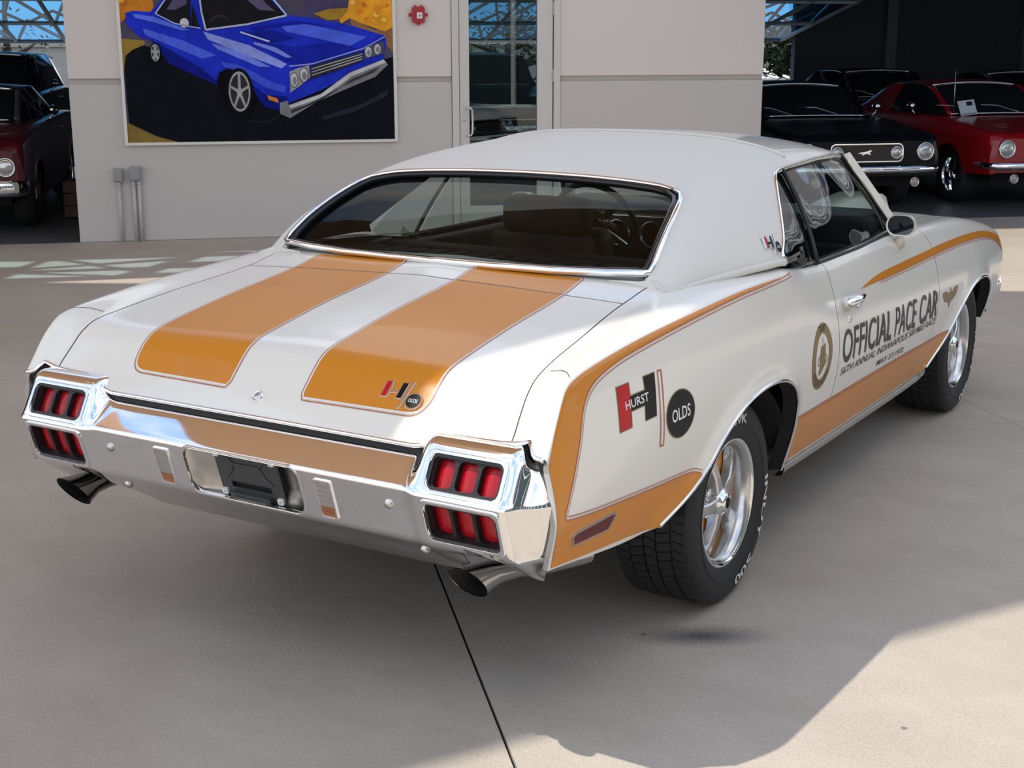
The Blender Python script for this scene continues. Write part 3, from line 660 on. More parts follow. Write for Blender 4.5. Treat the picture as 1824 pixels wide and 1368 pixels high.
C_p4 = [(-1.235,.946,.63),(-.7,.952,.72),(0,.962,.76),(.7,.955,.72),(1.9,.952,.70),(2.85,.952,.70),(3.4,.93,.64),(3.72,.885,.60)]
C_p5 = [(-1.235,.928,.535),(-.7,.938,.53),(0,.94,.53),(.7,.932,.50),(1.9,.928,.48),(2.85,.928,.50),(3.4,.905,.49),(3.72,.866,.50)]
C_p6 = [(-1.235,.915,.46),(-.7,.90,.38),(0,.872,.31),(.7,.872,.29),(1.9,.868,.27),(2.85,.86,.30),(3.4,.85,.36),(3.72,.83,.40)]
A_rear = [(-.605,.441),(-.54,.458),(-.47,.478),(-.40,.507),(-.33,.548),(-.26,.606),(-.18,.652),(-.08,.688),(.05,.706),(.17,.704),(.27,.684),(.35,.645),(.395,.595),(.415,.53),(.428,.45),(.436,.37),(.442,.325)]
A_front = [(2.245,.335),(2.31,.372),(2.40,.42),(2.48,.474),(2.55,.535),(2.64,.60),(2.75,.642),(2.88,.660),(3.00,.652),(3.10,.622),(3.17,.568),(3.20,.50),(3.215,.44),(3.23,.405)]
low = [(-1.235,.512)]+A_rear+[(.47,.322),(1.3,.312),(2.2,.302)]+[(y, z) for y, z in A_front]+[(3.3,.40),(3.5,.415),(3.72,.45)]
YE_c, YE_p = -1.228, -1.192
def dense(P):
    return catmull(P, 12)
arch_r = dense(A_rear); arch_f = dense(A_front)
BODY = Loft(C_ctr, [C_p1, C_p2, C_p3, C_p4, C_p5, C_p6], low, (18, 10, 6, 34), flare=[(arch_r, .014, .045), (arch_f, .014, .045)])
Y_DECK_F, Y_DR, Y_DF, Y_HOOD = -.425, .835, 2.19, 2.02
def spans(*seg):
    out = []
    for a, b, n in seg: out += list(np.linspace(a, b, n, endpoint=False))
    return out+[seg[-1][1]]
YS = spans((-1.235,-1.0,24),(-1.0,-.605,26),(-.605,Y_DECK_F,14),(Y_DECK_F,.36,50),(.36,.45,24),(.45,Y_DR,18),(Y_DR,Y_HOOD,40),(Y_HOOD,Y_DF,8),(Y_DF,2.6,24),(2.6,3.1,26),(3.1,3.25,22),(3.25,3.72,26))
def warp(y, x, z):
    # door shut lines lean with height; the rear edge of the deck steps over the lamp pods
    w = math.exp(-((y-Y_DR)/.16)**2); dz = max(0, .54-z); y2 = y-w*.15*(dz/.21)**1.6
    w = math.exp(-((y-Y_DF)/.18)**2); dz = max(0, .58-z); y2 -= w*.21*(dz/.26)**1.5; du = max(0, z-.90); y2 -= w*.10*(du/.08)**1.5
    if y < -1.0:
        k = min(max((abs(x)-.575)/.035, 0), 1); k = k*k*(3-2*k); ye = YE_c+(YE_p-YE_c)*k
        if x > .86: ye = YE_p+(-1.222-YE_p)*min(1, (x-.86)/.03)
        y2 = -1.0+(y2+1.0)*((-ye-1.0)/.235)
    return y2
G = BODY.grid(YS, warp); GN = grid_normals(G)
def yi(y): return int(np.argmin(np.abs(np.array(YS)-y)))
R1, R2, R3 = 18, 28, 34
iD, iDR, iDF, iH = yi(Y_DECK_F), yi(Y_DR), yi(Y_DF), yi(Y_HOOD)
iT = yi(-.19)
def sub(a, b, r0, r1): return G[a:b+1, r0:r1+1], GN[a:b+1, r0:r1+1]
DECK = panel('trunk_lid', *sub(0, iD, 0, R1), M_white, CAR, centre=True, label='white trunk lid with two gold stripes')
panel('tulip_panel', *sub(iD, iT, 0, R1), M_white, CAR, centre=True)
panel('hood', *sub(iH, len(YS)-1, 0, R1), M_white, CAR, centre=True)
for mir in (False, True):
    panel('quarter_panel', *sub(0, iDR, R1, G.shape[1]-1), M_white, CAR, mirror=mir)
    panel('door', *sub(iDR, iDF, R1, G.shape[1]-1), M_white, CAR, mirror=mir)
    panel('front_fender', *sub(iDF, len(YS)-1, R1, G.shape[1]-1), M_white, CAR, mirror=mir)
# surface trees used to lay stripes and lettering on the panels
def tree_of(G):
    a, b = G.shape[:2]; V = [Vector(p) for p in G.reshape(-1, 3)]
    F = [(i*b+j, i*b+j+1, (i+1)*b+j+1, (i+1)*b+j) for i in range(a-1) for j in range(b-1)]
    return BVHTree.FromPolygons(V, F)
T_R = tree_of(G)
# ================================================================ hero car: greenhouse
RV = [ # v, C0(y,z), C1(x,y,z), C2(x,y,z)
 (0, -.318,1.083, .772,-.275,1.048, .788,-.282,1.040),
 (1, -.13,1.180, .738,-.12,1.162, .832,-.05,1.055),
 (2, .08,1.272, .704,.06,1.243, .862,.15,1.060),
 (3, .25,1.328, .680,.22,1.292, .880,.35,1.058),
 (4, .42,1.376, .668,.42,1.325, .886,.55,1.036),
 (5, .65,1.414, .662,.68,1.346, .880,.80,.996),
 (6, .97,1.432, .656,1.0,1.352, .865,1.15,.992),
 (7, 1.30,1.424, .650,1.32,1.346, .845,1.50,.996),
 (8, 1.62,1.392, .645,1.58,1.332, .820,1.75,1.0),
 (9, 1.72,1.372, .640,1.66,1.318, .800,1.90,1.0)]
RF = pchip(RV)
NU1, NU2 = 22, 14
def shell_row(v):
    y0, z0, x1, y1, z1, x2, y2, z2 = RF(v)
    dz = z0-z1; dy = y1-y0
    top = [(0, y0, z0), (.30*x1, y0+dy*.10, z0-.04*dz), (.60*x1, y0+dy*.36, z0-.20*dz), (.86*x1, y0+dy*.74, z0-.58*dz), (x1, y1, z1)]
    if v < 3.2:                                  # flatter, sharper shoulder beside the backlight
        k = max(0, min(1, (3.2-v)/1.2))
        top[3] = (.86*x1, y0+dy*.74, z0-(.58-.12*k)*dz); 
    k = min(1, v/1.0)
    side = [(x1+(x2-x1)*.34+.018*k, y1+(y2-y1)*.33, z1+(z2-z1)*.30), (x1+(x2-x1)*.72+.012*k, y1+(y2-y1)*.68, z1+(z2-z1)*.67), (x2, y2, z2)]
    P = catmull(top+side, 12); nt = 4*12
    def res(Q, n):
        L_ = np.concatenate([[0], np.cumsum(np.linalg.norm(np.diff(Q, axis=0), axis=1))])
        q = np.linspace(0, L_[-1], n+1); return np.stack([np.interp(q, L_, Q[:, c]) for c in range(3)], 1)
    A = res(P[:nt+1], NU1); B = res(P[nt:], NU2)
    return np.concatenate([A[:-1], B])
VS = spans((0, 3, 40), (3, 6, 32), (6, 9, 26))
SG = np.array([shell_row(v) for v in VS]); SN = grid_normals(SG)
def shell_mesh(i0, i1, thick=.022):
    A = SG[i0:i1+1]; N_ = SN[i0:i1+1]
    Am = A[:, :0:-1].copy(); Am[..., 0] *= -1; Nm = N_[:, :0:-1].copy(); Nm[..., 0] *= -1
    A = np.concatenate([Am, A], 1); N_ = np.concatenate([Nm, N_], 1)
    a, b = A.shape[:2]; I_ = A-N_*thick
    V = np.concatenate([A.reshape(-1, 3), I_.reshape(-1, 3)]).tolist(); o = a*b; F = []; mi = []
    for i in range(a-1):
        for j in range(b-1):
            q = (i*b+j, i*b+j+1, (i+1)*b+j+1, (i+1)*b+j); F.append(q); mi.append(0); F.append(tuple(o+k for k in q[::-1])); mi.append(1)
    def rim(lp):
        for p, q in zip(lp[:-1], lp[1:]): F.append((p, o+p, o+q, q)); mi.append(0)
    rim([j for j in range(b)]); rim([(a-1)*b+j for j in range(b)][::-1]); rim([i*b for i in range(a)][::-1]); rim([i*b+b-1 for i in range(a)])
    me = bpy.data.meshes.new('shell'); me.from_pydata(V, [], F); me.polygons.foreach_set('use_smooth', [True]*len(F)); me.polygons.foreach_set('material_index', mi); me.update()
    bm = bmesh.new(); bm.from_mesh(me); bmesh.ops.recalc_face_normals(bm, faces=bm.faces[:]); bm.to_mesh(me); bm.free()
    return me
def boolean(me, cutters, name, mats, parent, label=None, sharp=35):
    o = bpy.data.objects.new('tmp', me); COL.objects.link(o); cs = []
    for m_ in mats: me.materials.append(m_)
    for cm in cutters:
        c = bpy.data.objects.new('tmpc', cm); COL.objects.link(c); cs.append(c)
        cm.materials.append(mats[0])
        md = o.modifiers.new('b', 'BOOLEAN'); md.object = c; md.operation = 'DIFFERENCE'; md.solver = 'EXACT'
    dg = bpy.context.evaluated_depsgraph_get(); dg.update()
    new = bpy.data.meshes.new_from_object(o.evaluated_get(dg)); new.name = name
    for c in cs+[o]: bpy.data.objects.remove(c)
    new.set_sharp_from_angle(angle=math.radians(sharp))
    return link(name, new, None, parent, label)
# backlight outline in its own plane
BL = frame_from((0, 0, 1.2), (1, 0, 0), (0, .913, .407))
half = [(0,-.337),(.20,-.333),(.40,-.319),(.58,-.293),(.690,-.268),(.708,-.258),(.708,-.22),(.694,-.12),(.676,-.01),(.657,.08),(.645,.13),(.626,.173),(.588,.206),(.53,.227),(.42,.242),(.25,.256),(.10,.262)]
BLO = half+[(0, .264)]+[(-x, y) for x, y in half[:0:-1]]
def prism_mesh(poly, d0, d1, M):
    b = MB(); b.prism(poly, d0, d1, M); me = b.mesh('cut'); bm = bmesh.new(); bm.from_mesh(me); bmesh.ops.recalc_face_normals(bm, faces=bm.faces[:]); bm.to_mesh(me); bm.free(); return me
# side window outline in (y, z)
SW = [(.47,1.030),(.43,1.070),(.50,1.115),(.60,1.185),(.70,1.258),(.762,1.298),(.81,1.312),(.95,1.320),(1.3,1.325),(1.56,1.320),(1.64,1.307),(1.99,.93),(.66,.93),(.54,.965)]
def side_cut(sgn):
    M = frame_from((.42 if sgn > 0 else -1.3, 0, 0), (0, 1, 0), (0, 0, 1)); return prism_mesh(SW, 0, .88, M)
i6 = int(np.argmin(np.abs(np.array(VS)-6)))
VIN = boolean(shell_mesh(0, i6), [prism_mesh([(x, y if y > -.2 else y-.03) for x, y in BLO], -.25, .4, BL), side_cut(1), side_cut(-1)], 'vinyl_roof', [M_vinyl, M_dark], CAR, 'white textured vinyl roof cover over the rear pillars')
ROOF = boolean(shell_mesh(i6, len(VS)-1), [side_cut(1), side_cut(-1)], 'front_roof', [M_white, M_dark], CAR)
def shell_tree():
    Am = SG[:, :0:-1].copy(); Am[..., 0] *= -1; return tree_of(np.concatenate([Am, SG], 1))
T_S = shell_tree()
def on_shell(tree, o, d):
    h = tree.ray_cast(Vector(o), Vector(d).normalized()); return h[0], h[1]
# backlight glass and its trim
def loop_points(poly, step):
    out = []
    n = len(poly)
    for i in range(n):
        a = Vector((*poly[i], 0)); b = Vector((*poly[(i+1) % n], 0)); k = max(1, int((b-a).length/step))
        for j in range(k): out.append(a+(b-a)*(j/k))
    return out
M_glass_r = glass_mat('tinted_backlight', (.66, .72, .68), gloss=.33)
M_glass_s = glass_mat('tinted_side_glass', (.64, .72, .68), wave=.9)
bz = BL.to_3x3() @ Vector((0, 0, 1))
def shell_pt(x, y, off):
    p = None; yy = y
    while p is None and yy < .3:
        o = BL @ Vector((x, yy, .5)); p, n = on_shell(T_S, o, -bz); yy += .004
    if p is None: return None
    if yy-y > .006: p = p+(BL.to_3x3() @ Vector((0, y-yy+.004, 0)))
    if n.dot(bz) < 0: n = -n
    return p+n*off
tp = [shell_pt(p.x, p.y, .004) for p in loop_points(BLO, .03)]
tp = [p for p in tp if p is not None]
MB().tube(tp, .011, 8, closed=True, flat=(.012, .009)).build('backlight_trim', M_chrome, CAR, 'polished chrome trim round the rear window')
tp2 = [shell_pt(p.x*.972, p.y*.95-.003, -.004) for p in loop_points(BLO, .03)]
MB().tube([p for p in tp2 if p is not None], .011, 6, closed=True, flat=(.014, .010)).build('backlight_seal', M_blackgl, CAR)
gb = MB(); ny, nx = 22, 36; vv = []
for i in range(ny+1):
    y = -.337+(.264+.337)*i/ny
    # half width of the outline at this height
    ww = max([x for x, yy in [(half[k][0]+(half[k+1][0]-half[k][0])*((y-half[k][1])/(half[k+1][1]-half[k][1])), y) for k in range(len(half)-1) if min(half[k][1], half[k+1][1]) <= y <= max(half[k][1], half[k+1][1]) and half[k][1] != half[k+1][1]]]+[.12])
    for j in range(nx+1):
        x = ww*(2*j/nx-1); p = shell_pt(x, y, -.012); vv.append(p if p is not None else BL @ Vector((x, y, 0)))
gb.add(vv, [(i*(nx+1)+j, i*(nx+1)+j+1, (i+1)*(nx+1)+j+1, (i+1)*(nx+1)+j) for i in range(ny) for j in range(nx)], True)
gb.build('rear_window', M_glass_r, CAR, 'dark tinted rear window')
# side glass: quarter light and door glass with a black division bar
def side_pt(y, z, sgn, off=-.012):
    h = T_S.ray_cast(Vector((2.0*sgn, y, z)), Vector((-sgn, 0, 0)))
    if h[0] is None: return None
    n = h[1] if h[1].x*sgn > 0 else -h[1]
    return h[0]+n*off
def side_glass(name, corners, sgn, nx=14, ny=12):
    """corners (y,z): bottom-rear, bottom-front, top-front, top-rear"""
    b = MB(); vv = []
    for i in range(ny+1):
        t = i/ny; A = Vector(corners[0]).lerp(Vector(corners[3]), t); B = Vector(corners[1]).lerp(Vector(corners[2]), t)
        for j in range(nx+1):
            q = A.lerp(B, j/nx); p = side_pt(q.x, max(q.y, 1.0), sgn)
            if p is None: p = Vector((.8*sgn, q.x, q.y))
            if q.y < 1.0: p = p+Vector((.03*sgn*(1.0-q.y)/.3, 0, q.y-p.z))
            p.y = q.x; vv.append(p)
    b.add(vv, [(i*(nx+1)+j, i*(nx+1)+j+1, (i+1)*(nx+1)+j+1, (i+1)*(nx+1)+j) for i in range(ny) for j in range(nx)], True)
    return b.build(name, M_glass_s, CAR)
for sg in (1, -1):
    side_glass('quarter_glass', [(.40,.95),(.775,.95),(.885,1.335),(.72,1.335)], sg)
    side_glass('door_glass', [(.785,.95),(1.93,.95),(1.60,1.335),(.895,1.335)], sg)
    bar = [side_pt(.785+.10*t, max(1.0, 1.0+.318*t), sg, -.003) for t in np.linspace(0, 1, 8)]
    for k, t in enumerate(np.linspace(0, 1, 8)): bar[k].z = 1.0+.318*t; bar[k].y = .785+.10*t
    MB().tube(bar, .008, 8).build('window_division_bar', M_black, CAR)
    # bright drip moulding over the side window and black seal under it
    dr = [side_pt(y, z+.006, sg, .004) for y, z in catmull([(.432,1.055)]+SW[1:11], 6)]
    dr = [p for p in dr if p is not None]
    MB().tube(dr, .007, 8, flat=(.008, .006)).build('window_moulding', M_chrome, CAR)
    # belt seal
    bs = [Vector((sg*float(np.interp(y, [.62,1.3,1.9], [.862,.862,.83])), y, float(np.interp(y, [.62,1.3,1.9], [.996,.997,1.004])))) for y in np.linspace(.66, 1.9, 14)]
    MB().tube(bs, .008, 6).build('belt_seal', M_black, CAR)
    # A pillar
    a0 = Vector((.648*sg, 1.645, 1.325)); a1 = Vector((.800*sg, 1.955, .985)); d_ = a1-a0
    MB().bar(a0+d_*.055+Vector((.004*sg, .02, 0)), a1+Vector((.004*sg, .02, 0)), .062, .036, up=(sg, 0, .3)).build('windscreen_pillar', mat('cream_pillar', (.70,.66,.56), .35, coat=.3), CAR, bevel=.006)
    MB().bar(a0+Vector((.008*sg, -.020, 0)), a1+Vector((.008*sg, -.020, 0)), .014, .016, up=(sg, 0, .3)).build('pillar_seal', M_black, CAR)
    # painted moulding where vinyl meets body
    base = [Vector((p[0]*sg, p[1], p[2])) for p in SG[:int(np.argmin(np.abs(np.array(VS)-3.35)))+1, -1]]
    MB().tube([p+Vector((.005*sg, 0, .003)) for p in base], .011, 8, flat=(.013, .008)).build('vinyl_base_moulding', M_vinyl, CAR)
    e0 = Vector((.778*sg, -.285, 1.05)); 
    MB().tube([Vector((.700*sg, -.240, 1.072)), Vector((.748*sg, -.262, 1.060)), e0, base[3]+Vector((.005*sg, 0, .003))], .011, 8, flat=(.012, .010)).build('vinyl_corner_moulding', M_vinyl, CAR)
# seam moulding across the roof
sm = [Vector(p) for p in SG[i6, :NU1+1]]; sm = [Vector((-p.x, p.y, p.z+.003)) for p in sm[:0:-1]]+[Vector((p.x, p.y, p.z+.003)) for p in sm]
MB().tube(sm, .007, 8, flat=(.006, .009)).build('roof_seam_moulding', M_vinyl, CAR)
# windscreen
wb = MB(); vv = []; nx, ny = 20, 10
for i in range(ny+1):
    t = i/ny
    for j in range(nx+1):
        s_ = 2*j/nx-1; xx = (.64+.155*t)*s_; c_ = 1-s_*s_
        vv.append((xx, 1.655+.295*t+c_*(.06+.13*t), 1.318+.05*c_*(1-t)-.325*t))
wb.add(vv, [(i*(nx+1)+j, i*(nx+1)+j+1, (i+1)*(nx+1)+j+1, (i+1)*(nx+1)+j) for i in range(ny) for j in range(nx)], True)
wb.build('windscreen', glass_mat('windscreen_glass', (.72, .80, .76)), CAR)
# ================================================================ stripes and lettering laid on the panels
def fill_poly(loops, step, m):
    """2D loops (first outer, others holes or islands) -> cut triangles as a bmesh, sliced every `step`"""
    bm = bmesh.new(); ed = []
    for lp in loops:
        vs_ = [bm.verts.new((x, y, 0)) for x, y in lp]
        for i in range(len(vs_)): ed.append(bm.edges.new((vs_[i], vs_[(i+1) % len(vs_)])))
    bmesh.ops.triangle_fill(bm, edges=ed, use_beauty=True)
    return slice_bm(bm, step)
def slice_bm(bm, step):
    for ax in (0, 1):
        c = [v.co[ax] for v in bm.verts]
        if not c: return bm
        lo, hi = min(c), max(c); k = math.ceil(lo/step)
        while k*step < hi-1e-4:
            no = (1, 0, 0) if ax == 0 else (0, 1, 0); co = tuple(k*step*n for n in no)
            bmesh.ops.bisect_plane(bm, geom=bm.verts[:]+bm.edges[:]+bm.faces[:], plane_co=co, plane_no=no, dist=1e-6); k += 1
    return bm
def smooth_loop(pts, n=4): return [tuple(p) for p in catmull(pts, n)]
def lay(bm, name, m, parent, mapper, label=None):
    """move a flat decal onto a surface; mapper(u, v) -> (point, normal)"""
    last = None; bad = []
    nrm = {}
    for v in bm.verts:
        r = mapper(v.co.x, v.co.y)
        if r is None: bad.append(v); continue
        v.co = r[0]; nrm[v] = r[1]
    if bad: bmesh.ops.delete(bm, geom=bad, context='VERTS')
    for f in bm.faces:
        n = nrm.get(f.verts[0])
        f.normal_update(); f.smooth = True
        if n is not None and f.normal.dot(n) < 0: f.normal_flip()
    bm.verts.index_update()
    NV = [tuple(nrm.get(v, Vector((0, 0, 1)))) for v in bm.verts]
    me = bpy.data.meshes.new(name); bm.to_mesh(me); bm.free()
    if len(me.vertices): me.normals_split_custom_set_from_vertices(NV)
    return link(name, me, m, parent, label)
GFLAT = G.reshape(-1, 3)
from mathutils.kdtree import KDTree
KD = KDTree(len(GFLAT))
for _i, _p in enumerate(GFLAT): KD.insert(_p, _i)
KD.balance(); GNF = [Vector(n) for n in GN.reshape(-1, 3)]
def nearest_normal(p):
    n = Vector((0, 0, 0))
    for co, i, d in KD.find_n(p, 5): n += GNF[i]*(1/(d*d+1e-7))
    return n.normalized()
def side_map(sgn=1, off=.0011):
    def f(y, z):
        h = T_R.ray_cast(Vector((2, y, z)), Vector((-1, 0, 0)))
        if h[0] is None:
            h = T_R.find_nearest(Vector((.93, y, z)))
            if h[0] is None or (h[0]-Vector((h[0].x, y, z))).length > .02: return None
        n = nearest_normal(h[0]); p = h[0]+n*off
        if sgn < 0: p.x = -p.x; n.x = -n.x
        return p, n
    return f
def top_map(off=.0011):
    def f(x, y):
        h = T_R.ray_cast(Vector((abs(x)+1e-4, y, 3)), Vector((0, 0, -1)))
        if h[0] is None: return None
        n = nearest_normal(h[0]); p = h[0]+n*off
        if x < 0: p.x = -p.x; n.x = -n.x
        return p, n
    return f
def ribbon(pts, off, w):
    """quad strip at distance off..off+w to the left of a 2D path"""
    P = [Vector((*p, 0)) for p in pts]; A = []; B = []
    for i, p in enumerate(P):
        d = (P[min(i+1, len(P)-1)]-P[max(i-1, 0)]).normalized(); n = Vector((-d.y, d.x, 0)); A.append(p+n*off); B.append(p+n*(off+w))
    bm = bmesh.new(); va = [bm.verts.new(p) for p in A]; vb = [bm.verts.new(p) for p in B]
    for i in range(len(P)-1): bm.faces.new((va[i], va[i+1], vb[i+1], vb[i]))
    return bm
def resample(pts, step):
    P = np.array(pts, float); L_ = np.concatenate([[0], np.cumsum(np.linalg.norm(np.diff(P, axis=0), axis=1))]); n = max(2, int(L_[-1]/step))
    q = np.linspace(0, L_[-1], n+1); return [(float(np.interp(t, L_, P[:, 0])), float(np.interp(t, L_, P[:, 1]))) for t in q]
_p2 = pchip(C_p2)
up_top = [(y, min(z, float(_p2(y)[1])-.009)) for y, z in [(-1.218,.782),(-1.17,.873),(-1.121,.933),(-1.095,.952),(-1.04,.969),(-.94,.981),(-.77,.996),(-.55,1.010),(-.307,1.024),(-.05,1.032),(.18,1.033),(.31,1.031),(.40,1.026)]]
up_low = [(.42,1.022),(.37,1.019),(.20,1.016),(-.02,1.014),(-.22,1.006),(-.46,.992),(-.68,.976),(-.82,.963),(-.91,.948),(-.975,.930),(-1.018,.905),(-1.048,.872),(-1.080,.807),(-1.120,.737),(-1.165,.662),(-1.173,.645),(-1.170,.634),(-1.155,.629),(-1.03,.611),(-.855,.595),(-.66,.578),(-.47,.563),(-.41,.556),(-.372,.543)]
arch_edge = [(y, z) for y, z in arch_r if y <= -.355][::-1]
quarter_loop = resample(smooth_loop(up_top, 5), .012)+resample(smooth_loop(up_low, 5), .012)+[(y, z+.001) for y, z in arch_edge]+[(-.8,.470),(-1.0,.492),(-1.205,.516)]
low_top = [(.427,.512),(.88,.507),(1.4,.499),(1.756,.494),(2.18,.480),(2.35,.478),(2.43,.478),(2.475,.474)]
front_edge = [(y, z+.001) for y, z in arch_f if y <= 2.47][::-1]
lowf_loop = resample(low_top, .02)+front_edge+[(2.2,.322),(1.3,.334),(.47,.343)]+[(y, z) for y, z in arch_r if y > .415 and .345 < z < .51][::-1]
ft_top = [(1.14,.862),(1.25,.876),(1.39,.886),(1.71,.887),(2.05,.888),(2.43,.888),(2.87,.876),(3.2,.851),(3.45,.812),(3.6,.775),(3.70,.735)]
ft_low = [(3.70,.690),(3.55,.745),(3.34,.800),(2.98,.840),(2.53,.857),(2.15,.859),(1.69,.857),(1.39,.860)]
ft_loop = resample(smooth_loop(ft_top, 5), .02)+resample(smooth_loop(ft_low, 5), .02)
for sg in (1, -1):
    mp = side_map(sg, .0016)
    lay(fill_poly([quarter_loop], .014, 0), 'side_stripe', M_orange, CAR, mp, 'gold stripe wrapping the rear quarter')
    lay(fill_poly([lowf_loop], .02, 0), 'sill_stripe', M_orange, CAR, mp)
    lay(fill_poly([ft_loop], .016, 0), 'fender_stripe', M_orange, CAR, mp)
    mp2 = side_map(sg, .0024)
    for path in (smooth_loop(up_low, 5), resample(low_top, .02)[::-1], smooth_loop(ft_low, 5)):
        pth = resample(path, .012)
        lay(ribbon(pth, -.0015, .003), 'pinstripe', M_pin, CAR, mp2)
        lay(ribbon(pth, .008, .0025), 'pinstripe', M_pin, CAR, mp2)
# deck stripes
def round_corner(P, r, n=5):
    out = []
    for i in range(len(P)):
        a, b, c = Vector((*P[i-1], 0)), Vector((*P[i], 0)), Vector((*P[(i+1) % len(P)], 0)); rr = r[i]
        if rr == 0: out.append((b.x, b.y)); continue
        u = (a-b).normalized()*rr; w = (c-b).normalized()*rr
        for k in range(n+1):
            t = k/n; q = (b+u)*(1-t)**2+b*2*t*(1-t)+(b+w)*t*t; out.append((q.x, q.y))
    return out
for sg in (1, -1):
    xi, xo = .134, .525
    rear = round_corner([(xi*sg, -1.176), (xo*sg, -1.163), (.514*sg, Y_DECK_F-.0025), (xi*sg, Y_DECK_F-.0025)], (0, .05, 0, 0))
    frnt = round_corner([(xi*sg, Y_DECK_F+.003), (.513*sg, Y_DECK_F+.003), (.508*sg, -.292), (xi*sg, -.30)], (0, 0, 0, .05))
    for lp, nm in ((rear, 'deck_stripe'), (frnt, 'tulip_stripe')):
        lay(fill_poly([lp], .02, 0), nm, M_orange, CAR, top_map())
    ccw = sg > 0
    path = rear+rear[:1] if ccw else (rear+rear[:1])[::-1]
    for lp in (rear, frnt):
        pth = lp[:]; 
        if lp is rear: pth = lp[-1:]+lp[:-1]
        else: pth = lp[1:]+lp[:1]
        pth = resample(pth, .015)
        if sg < 0: pth = pth[::-1]
        lay(ribbon(pth, -.009, .0025), 'pinstripe', M_pin, CAR, top_map(.0016))
        lay(ribbon(pth, -.004, .004), 'pinstripe', M_pinw, CAR, top_map(.0016))
# --- lettering
def text_bm(s, width, height, shear=0.0, bold=0.0, spacing=1.0):
    cu = bpy.data.curves.new('t', 'FONT'); cu.body = s; cu.resolution_u = 3; cu.offset = bold; cu.shear = 0; cu.space_character = spacing
    o = bpy.data.objects.new('t', cu); COL.objects.link(o)
    dg = bpy.context.evaluated_depsgraph_get(); dg.update()
    me = bpy.data.meshes.new_from_object(o.evaluated_get(dg)); bpy.data.objects.remove(o)
    bm = bmesh.new(); bm.from_mesh(me); bpy.data.meshes.remove(me)
    xs = [v.co.x for v in bm.verts]; ys_ = [v.co.y for v in bm.verts]; x0, x1, y0, y1 = min(xs), max(xs), min(ys_), max(ys_)
    for v in bm.verts:
        y = (v.co.y-y0)/(y1-y0)*height; v.co = ((v.co.x-x0)/(x1-x0)*width+shear*y, y, 0)
    return bm
def text_on(s, y0, z0, w, h, m, mapper, name, slope=0.0, step=.04, **k):
    bm = text_bm(s, w, h, **k)
    for v in bm.verts: v.co = (y0+v.co.x, z0+v.co.y+slope*v.co.x, 0)
    slice_bm(bm, step)
    return lay(bm, name, m, CAR, mapper)
def ell(cx, cy, a, b, n=40): return [(cx+a*math.cos(2*math.pi*i/n), cy+b*math.sin(2*math.pi*i/n)) for i in range(n)]
